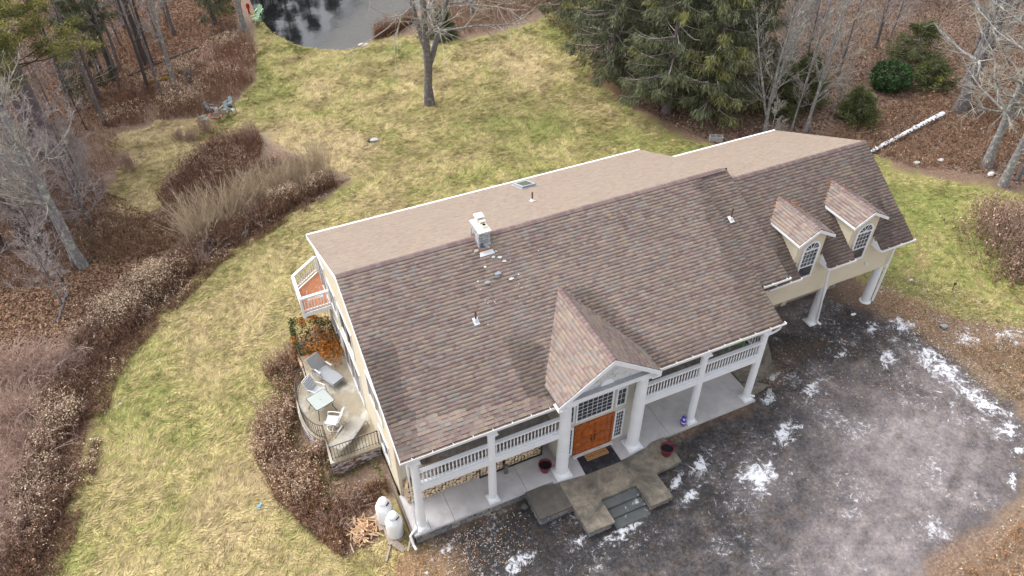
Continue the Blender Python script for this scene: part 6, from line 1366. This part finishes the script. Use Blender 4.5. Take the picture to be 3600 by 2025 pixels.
weeds('goldenrod', 'dark brown weed patch between the meadow and the tan grass', [(-4.6,33.4),(-2.2,36.2),(.3,34.9),(.6,33.5),(-.2,31.2),(-1.5,30.3),(-4,28.9),(-6.5,28),(-7,30)], 2600, 1.15, r, None, .25, (.19,.11,.08), (.45,.33,.24), (.20,.11,.08))
weeds('goldenrod', 'dry grass and weeds behind the willow row', [(-10,24),(-6.5,24),(-3,26.6),(2,28.3),(3.5,28.8),(.5,31),(-4,28.6),(-8,27.8),(-11,30),(-12,27)], 3200, .8, r, None, .2, (.22,.15,.10), (.40,.30,.20), (.20,.12,.08))
weeds('weeds', 'tall dead weeds round the patio wall and the left gable', [p for p in PATIOB if p[0] < -1.2]+[(-.2,3.2),(-.1,4.3),(-2.25,4.35),(-2.2,5.6),(-2.8,6.6),(-2.95,8.2),(-2.6,9.6),(-2.2,11),(-2.2,12.6)], 2900, 1.0, r, pdens, .5, (.24,.14,.10), (.52,.39,.28), (.25,.145,.09))
weeds('weeds', 'bramble and weeds by the propane tanks', [(-3.4,2.4),(-2.6,.9),(-2.0,2.3),(-1.0,2.4),(-.15,2.6),(-.1,3.3),(-2.2,3.4),(-4,3.6)], 700, .55, r, None, .2, (.20,.10,.12), (.4,.3,.25), (.16,.09,.05))
weeds('reeds', 'brown reeds at the near edge of the pond', [(12.3,46.0),(14.9,46.7),(16.8,48.0),(17.4,49.2),(15.2,47.7),(13,46.9)], 1100, 1.5, r, None, .3, (.22,.11,.065), (.46,.32,.2), (.24,.12,.07))
weeds('weeds', 'tan dead brush right of the pond', [(17.3,46.5),(19,43.6),(22.6,43.2),(26,44.2),(30,47.5),(26,52),(19,52)], 2600, .9, r, None, .3, (.22,.14,.09), (.42,.31,.2), (.20,.12,.08))
weeds('weeds', 'dark brown ferns and weeds behind the garage', [(31,15.5),(37,14.2),(38.5,11),(42.5,9.2),(48,10),(52,14),(49,19),(43,18.2),(37,17.2)], 4200, .55, r, None, .25, (.24,.14,.09), (.46,.34,.23), (.24,.14,.09))
weeds('weeds', 'bleached dry grass at the right edge of the drive', [(27.6,-1.6),(30,-2.0),(33,-3.4),(34,-9),(26.5,-8.2),(27.3,-5.4),(27.7,-3)], 2300, .5, r, None, .3, (.36,.26,.17), (.5,.4,.28), (.33,.22,.14))
weeds('weeds', 'orange brown dry weeds at the lower right corner', [(15,-10.4),(20,-10),(23.8,-9.4),(26.4,-8),(27,-14),(17,-16)], 1900, .42, r, None, .3, (.30,.18,.09), (.48,.38,.26), (.27,.14,.07))
weeds('weeds', 'low dead weeds on the right woods floor', [(46,9),(42.9,6.2),(50,3),(62,6),(62,24),(50,24)], 3000, .4, r, None, .2, (.22,.13,.08), (.42,.32,.2), (.22,.13,.075))
weeds('weeds', 'grey brown undergrowth in the upper right woods', [(37,21),(44,22),(56,20),(70,14),(74,32),(50,38),(38,36)], 7000, .8, r, None, .15, (.27,.20,.165), (.42,.33,.25), (.25,.175,.135))
weeds('weeds', 'grey brown brush beneath the young trees at the left edge', [(-17,24),(-12,24),(-9.5,28),(-10,34),(-13,37),(-18,36)], 4000, .7, r, None, .15, (.29,.20,.165), (.44,.34,.26), (.26,.17,.13))
def clump(lb, cx, cy, rad, H, n, seed):
    rr = np.random.RandomState(seed); t = lthing('dead_weed_clump', lb, 'shrub', (cx, cy, hgt(cx, cy)), 'dead weed clumps on the right lawn'); q = rr.randn(n, 2)*rad*.5; B = np.stack([q[:, 0], q[:, 1], 0*q[:, 0]], 1); hh = H*rr.uniform(.6, 1.1, n)*np.exp(-(q**2).sum(1)/(rad*rad*2)); T = B+np.stack([q[:, 0]*.22+.12*rr.randn(n), q[:, 1]*.22+.12*rr.randn(n), hh], 1)
    P = np.stack([B, (B+T)/2+rr.randn(n, 3)*.04, T], 1); v, f = tube_batch(P, np.full((n, 1), .012)*np.array([[1,.8,.4]]), 3); bigmesh('stems', v, f, M['twigred'], None, t)
    s = rr.uniform(.2, 1, (n, 14)); C = B[:, None]*(1-s[..., None])+T[:, None]*s[..., None]+rr.randn(n, 14, 3)*.07; tone = s[..., None]; col = (np.array((.13,.065,.045))*(1-tone**3)+np.array((.42,.30,.22))*tone**3)*rr.uniform(.6, 1.4, (n, 14, 1)); v, f, c = leaves(C.reshape(-1, 3), .12, col.reshape(-1, 3), rr, 1.8); bigmesh('seed_heads', v, f, M['dry'], c, t)
clump('large brown weed clump at the right frame edge', 37.0, 2.7, 2.6, 2.2, 420, 1); clump('smaller brown weed clump in front of the large one', 35.3, 1.0, 1.4, 1.2, 160, 2); clump('brown weed clump on the far side of the large one', 38.6, 4.6, 1.6, 1.7, 200, 3)

# grass blades, combed and matted
def grass(name, label, poly, n, r, L=.22, bias=0.0):
    q = sample(poly, n, r, lambda x, y: np.clip(1.2*(fbm(x, y, 1.1, 30)-.18)*1.6, .25, 1)*np.where(sdf(x, y, MEADOW) > 0, .6, 1)); x, y = q.T; ok = (sdf(x, y, poly) > 1.7*fbm(x, y, 1.3, 61, 3)-.55) & (sdf(x, y, DRIVE) < -.2) & (sdf(x, y, POND) < -.5) & (sdf(x, y, PATIOB) < .15) & ~((x > -.3) & (x < 26.5) & (y > -.4) & (y < 13)); q = q[ok]; x, y = q.T; n = len(q)
    B = pt(q, .0); th = 6.28*fbm(x, y, .7, 21, 3)*1.3+2.0+r.randn(n)*.55; rise = np.abs(.14+.13*r.randn(n)); l = L*r.uniform(.5, 1.4, n)*(1+.004*np.hypot(x+3, y+10)); D = np.stack([np.cos(th)*np.cos(rise), np.sin(th)*np.cos(rise), np.sin(rise)], 1)*l[:, None]; w = np.stack([-np.sin(th), np.cos(th), 0*th], 1)*(.020+.0006*np.hypot(x+3, y+16))[:, None]*r.uniform(.6, 1.4, (n, 1))
    g = np.clip(.42+bias+1.0*(fbm(x, y, .4, 31)-.5)+.75*(fbm(x, y, 2.6, 35)-.5)+.5*gmask(x, y)+.22*r.randn(n), 0, 1)[:, None]
    a, b, c3 = np.array((.385,.298,.168)), np.array((.33,.28,.122)), np.array((.195,.213,.066)); col = np.where(g < .5, a+(b-a)*g*2, b+(c3-b)*(g-.5)*2)*r.uniform(.82, 1.18, (n, 1))*1.07*np.clip(1+1.2*(fbm(x, y, 5.0, 37, 2)-.5), .6, 1.2)[:, None]  # tuft noise: matted clumps, plus shaded gaps between tufts put into the colour
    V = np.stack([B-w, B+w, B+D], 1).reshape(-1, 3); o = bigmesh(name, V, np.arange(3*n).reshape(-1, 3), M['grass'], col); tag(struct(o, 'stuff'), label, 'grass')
from bisect import bisect
def gmask(x, y):
    i = np.clip(np.searchsorted(gx, x), 0, nx-1); j = np.clip(np.searchsorted(gy, y), 0, ny-1); return green[j, i]-.8*tan[j, i]
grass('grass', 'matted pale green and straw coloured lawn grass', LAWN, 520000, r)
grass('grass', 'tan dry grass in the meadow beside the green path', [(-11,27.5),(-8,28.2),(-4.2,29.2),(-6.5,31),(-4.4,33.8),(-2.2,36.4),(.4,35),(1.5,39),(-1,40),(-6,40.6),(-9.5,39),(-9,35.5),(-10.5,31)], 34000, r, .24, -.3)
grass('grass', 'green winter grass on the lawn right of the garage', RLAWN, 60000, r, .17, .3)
# fallen leaves
def litter(name, label, poly, n, r, s=.11, cols=((.20,.10,.06),(.30,.19,.12),(.13,.07,.05),(.36,.25,.17))):
    q = sample(poly, n, r); C = pt(q, .03); col = np.array(cols)[r.randint(len(cols), size=len(q))]; v, f, c = leaves(C, s, col, r, 1.4, 0, .3, .6); o = bigmesh(name, v, f, M['dry'], c); tag(struct(o, 'stuff'), label, 'leaf litter')
litter('leaf_litter', 'reddish fallen leaves on the left woods floor', [(-18,16),(-13,17.5),(-8,22.6),(-6,25.5),(-9,31),(-13,36),(-20,40)], 60000, r, .13)
litter('leaf_litter', 'fallen leaves on the upper left woods floor', [(-13,38),(-9,44),(2,54),(4,62),(4,75),(-22,75),(-22,40)], 60000, r, .17)
litter('leaf_litter', 'brown fallen leaves on the right woods floor', [(28.5,19),(26.5,25),(27,34),(28,46),(24,56),(50,50),(76,34),(76,5),(43,7),(38,13),(30,15)], 110000, r, .17, ((.15,.09,.065),(.24,.155,.115),(.10,.065,.05),(.33,.25,.19)))
litter('leaf_litter', 'scattered leaves along the drive and garage', [(16.5,-.5),(20,-2),(26,-6),(29,-4),(32,2),(28,7),(22,4.4),(16.8,3)], 5000, r, .06, ((.22,.10,.06),(.30,.19,.12),(.5,.42,.36),(.12,.07,.05)))
litter('leaf_litter', 'rusty leaves by the lower left corner of the porch', [(-2.8,.6),(-.2,.4),(.6,-.6),(.3,-3),(-1.5,-3),(-3.2,-1)], 2600, r, .06, ((.30,.16,.07),(.36,.22,.12),(.2,.11,.05),(.16,.16,.05)))
litter('leaf_litter', 'brown fallen leaves under the goldenrod along the lawn edge', strip_poly, 30000, r, .085)
litter('ground_ivy', 'low green ivy leaves among the weeds by the left gable', [p for p in PATIOB if p[0] < -1.2]+[(-.2,3.2),(-.1,4.3),(-2.25,4.35),(-2.2,5.6),(-2.9,7),(-2.6,9.6),(-2.2,12)], 9000, r, .10, ((.09,.13,.04),(.13,.17,.05),(.20,.19,.07),(.28,.17,.10)))
litter('leaf_litter', 'tan dead leaves among the patio weeds', [p for p in PATIOB if p[0] < -.1]+[(-.2,3.2),(-2.25,4.35),(-2.9,7),(-2.2,12)], 5000, r, .09, ((.38,.27,.18),(.28,.17,.10),(.2,.11,.07)))
litter('leaf_litter', 'rusty leaves and straw at the lower right corner beyond the drive', [(14,-10.5),(20,-9.7),(23.8,-9),(27,-6.5),(30,-8),(27,-15),(16,-17)], 9000, r, .08, ((.36,.22,.12),(.45,.34,.22),(.24,.12,.06),(.30,.16,.07),(.5,.45,.4)))
litter('leaf_litter', 'leaves and twigs on the verge right of the drive', [(26.5,-5),(26.6,2),(28.5,4.5),(31,2),(33,-2),(31,-6)], 7000, r, .07, ((.26,.16,.09),(.38,.28,.18),(.2,.11,.06),(.2,.2,.08),(.5,.46,.42)))
rr_ = np.random.RandomState(15); k_ = 0
while k_ < 22:
    i_ = rr_.randint(len(edge)-1); f_ = rr_.rand(); ex_, ey_ = edge[i_][0]*(1-f_)+edge[i_+1][0]*f_, edge[i_][1]*(1-f_)+edge[i_+1][1]*f_
    shrub('tangle of bare rusty twigs among the goldenrod along the lawn edge', ex_-rr_.uniform(.3, 2.2), ey_+rr_.uniform(.1, 1.3), rr_.uniform(.9, 1.6), 34, .6, 700+k_, 'twigred' if k_ % 3 else 'twig', (0,0), 'bramble tangles along the lawn edge', .35, 6, 2, 'bramble', .3); k_ += 1
for k_, (x_, y_) in enumerate([(-3.9,9.2),(-4.3,7.4),(-4.1,5.4),(-3.5,3.6),(-2.9,2.2),(-2.6,11.6),(-1.6,2.7),(-3.2,6.0)]):
    shrub('tangle of bare reddish twigs in the weeds round the patio', x_, y_, 1.2, 34, .6, 740+k_, 'twigred', (0,0), 'bramble tangles round the patio', .35, 6, 2, 'bramble', .3)
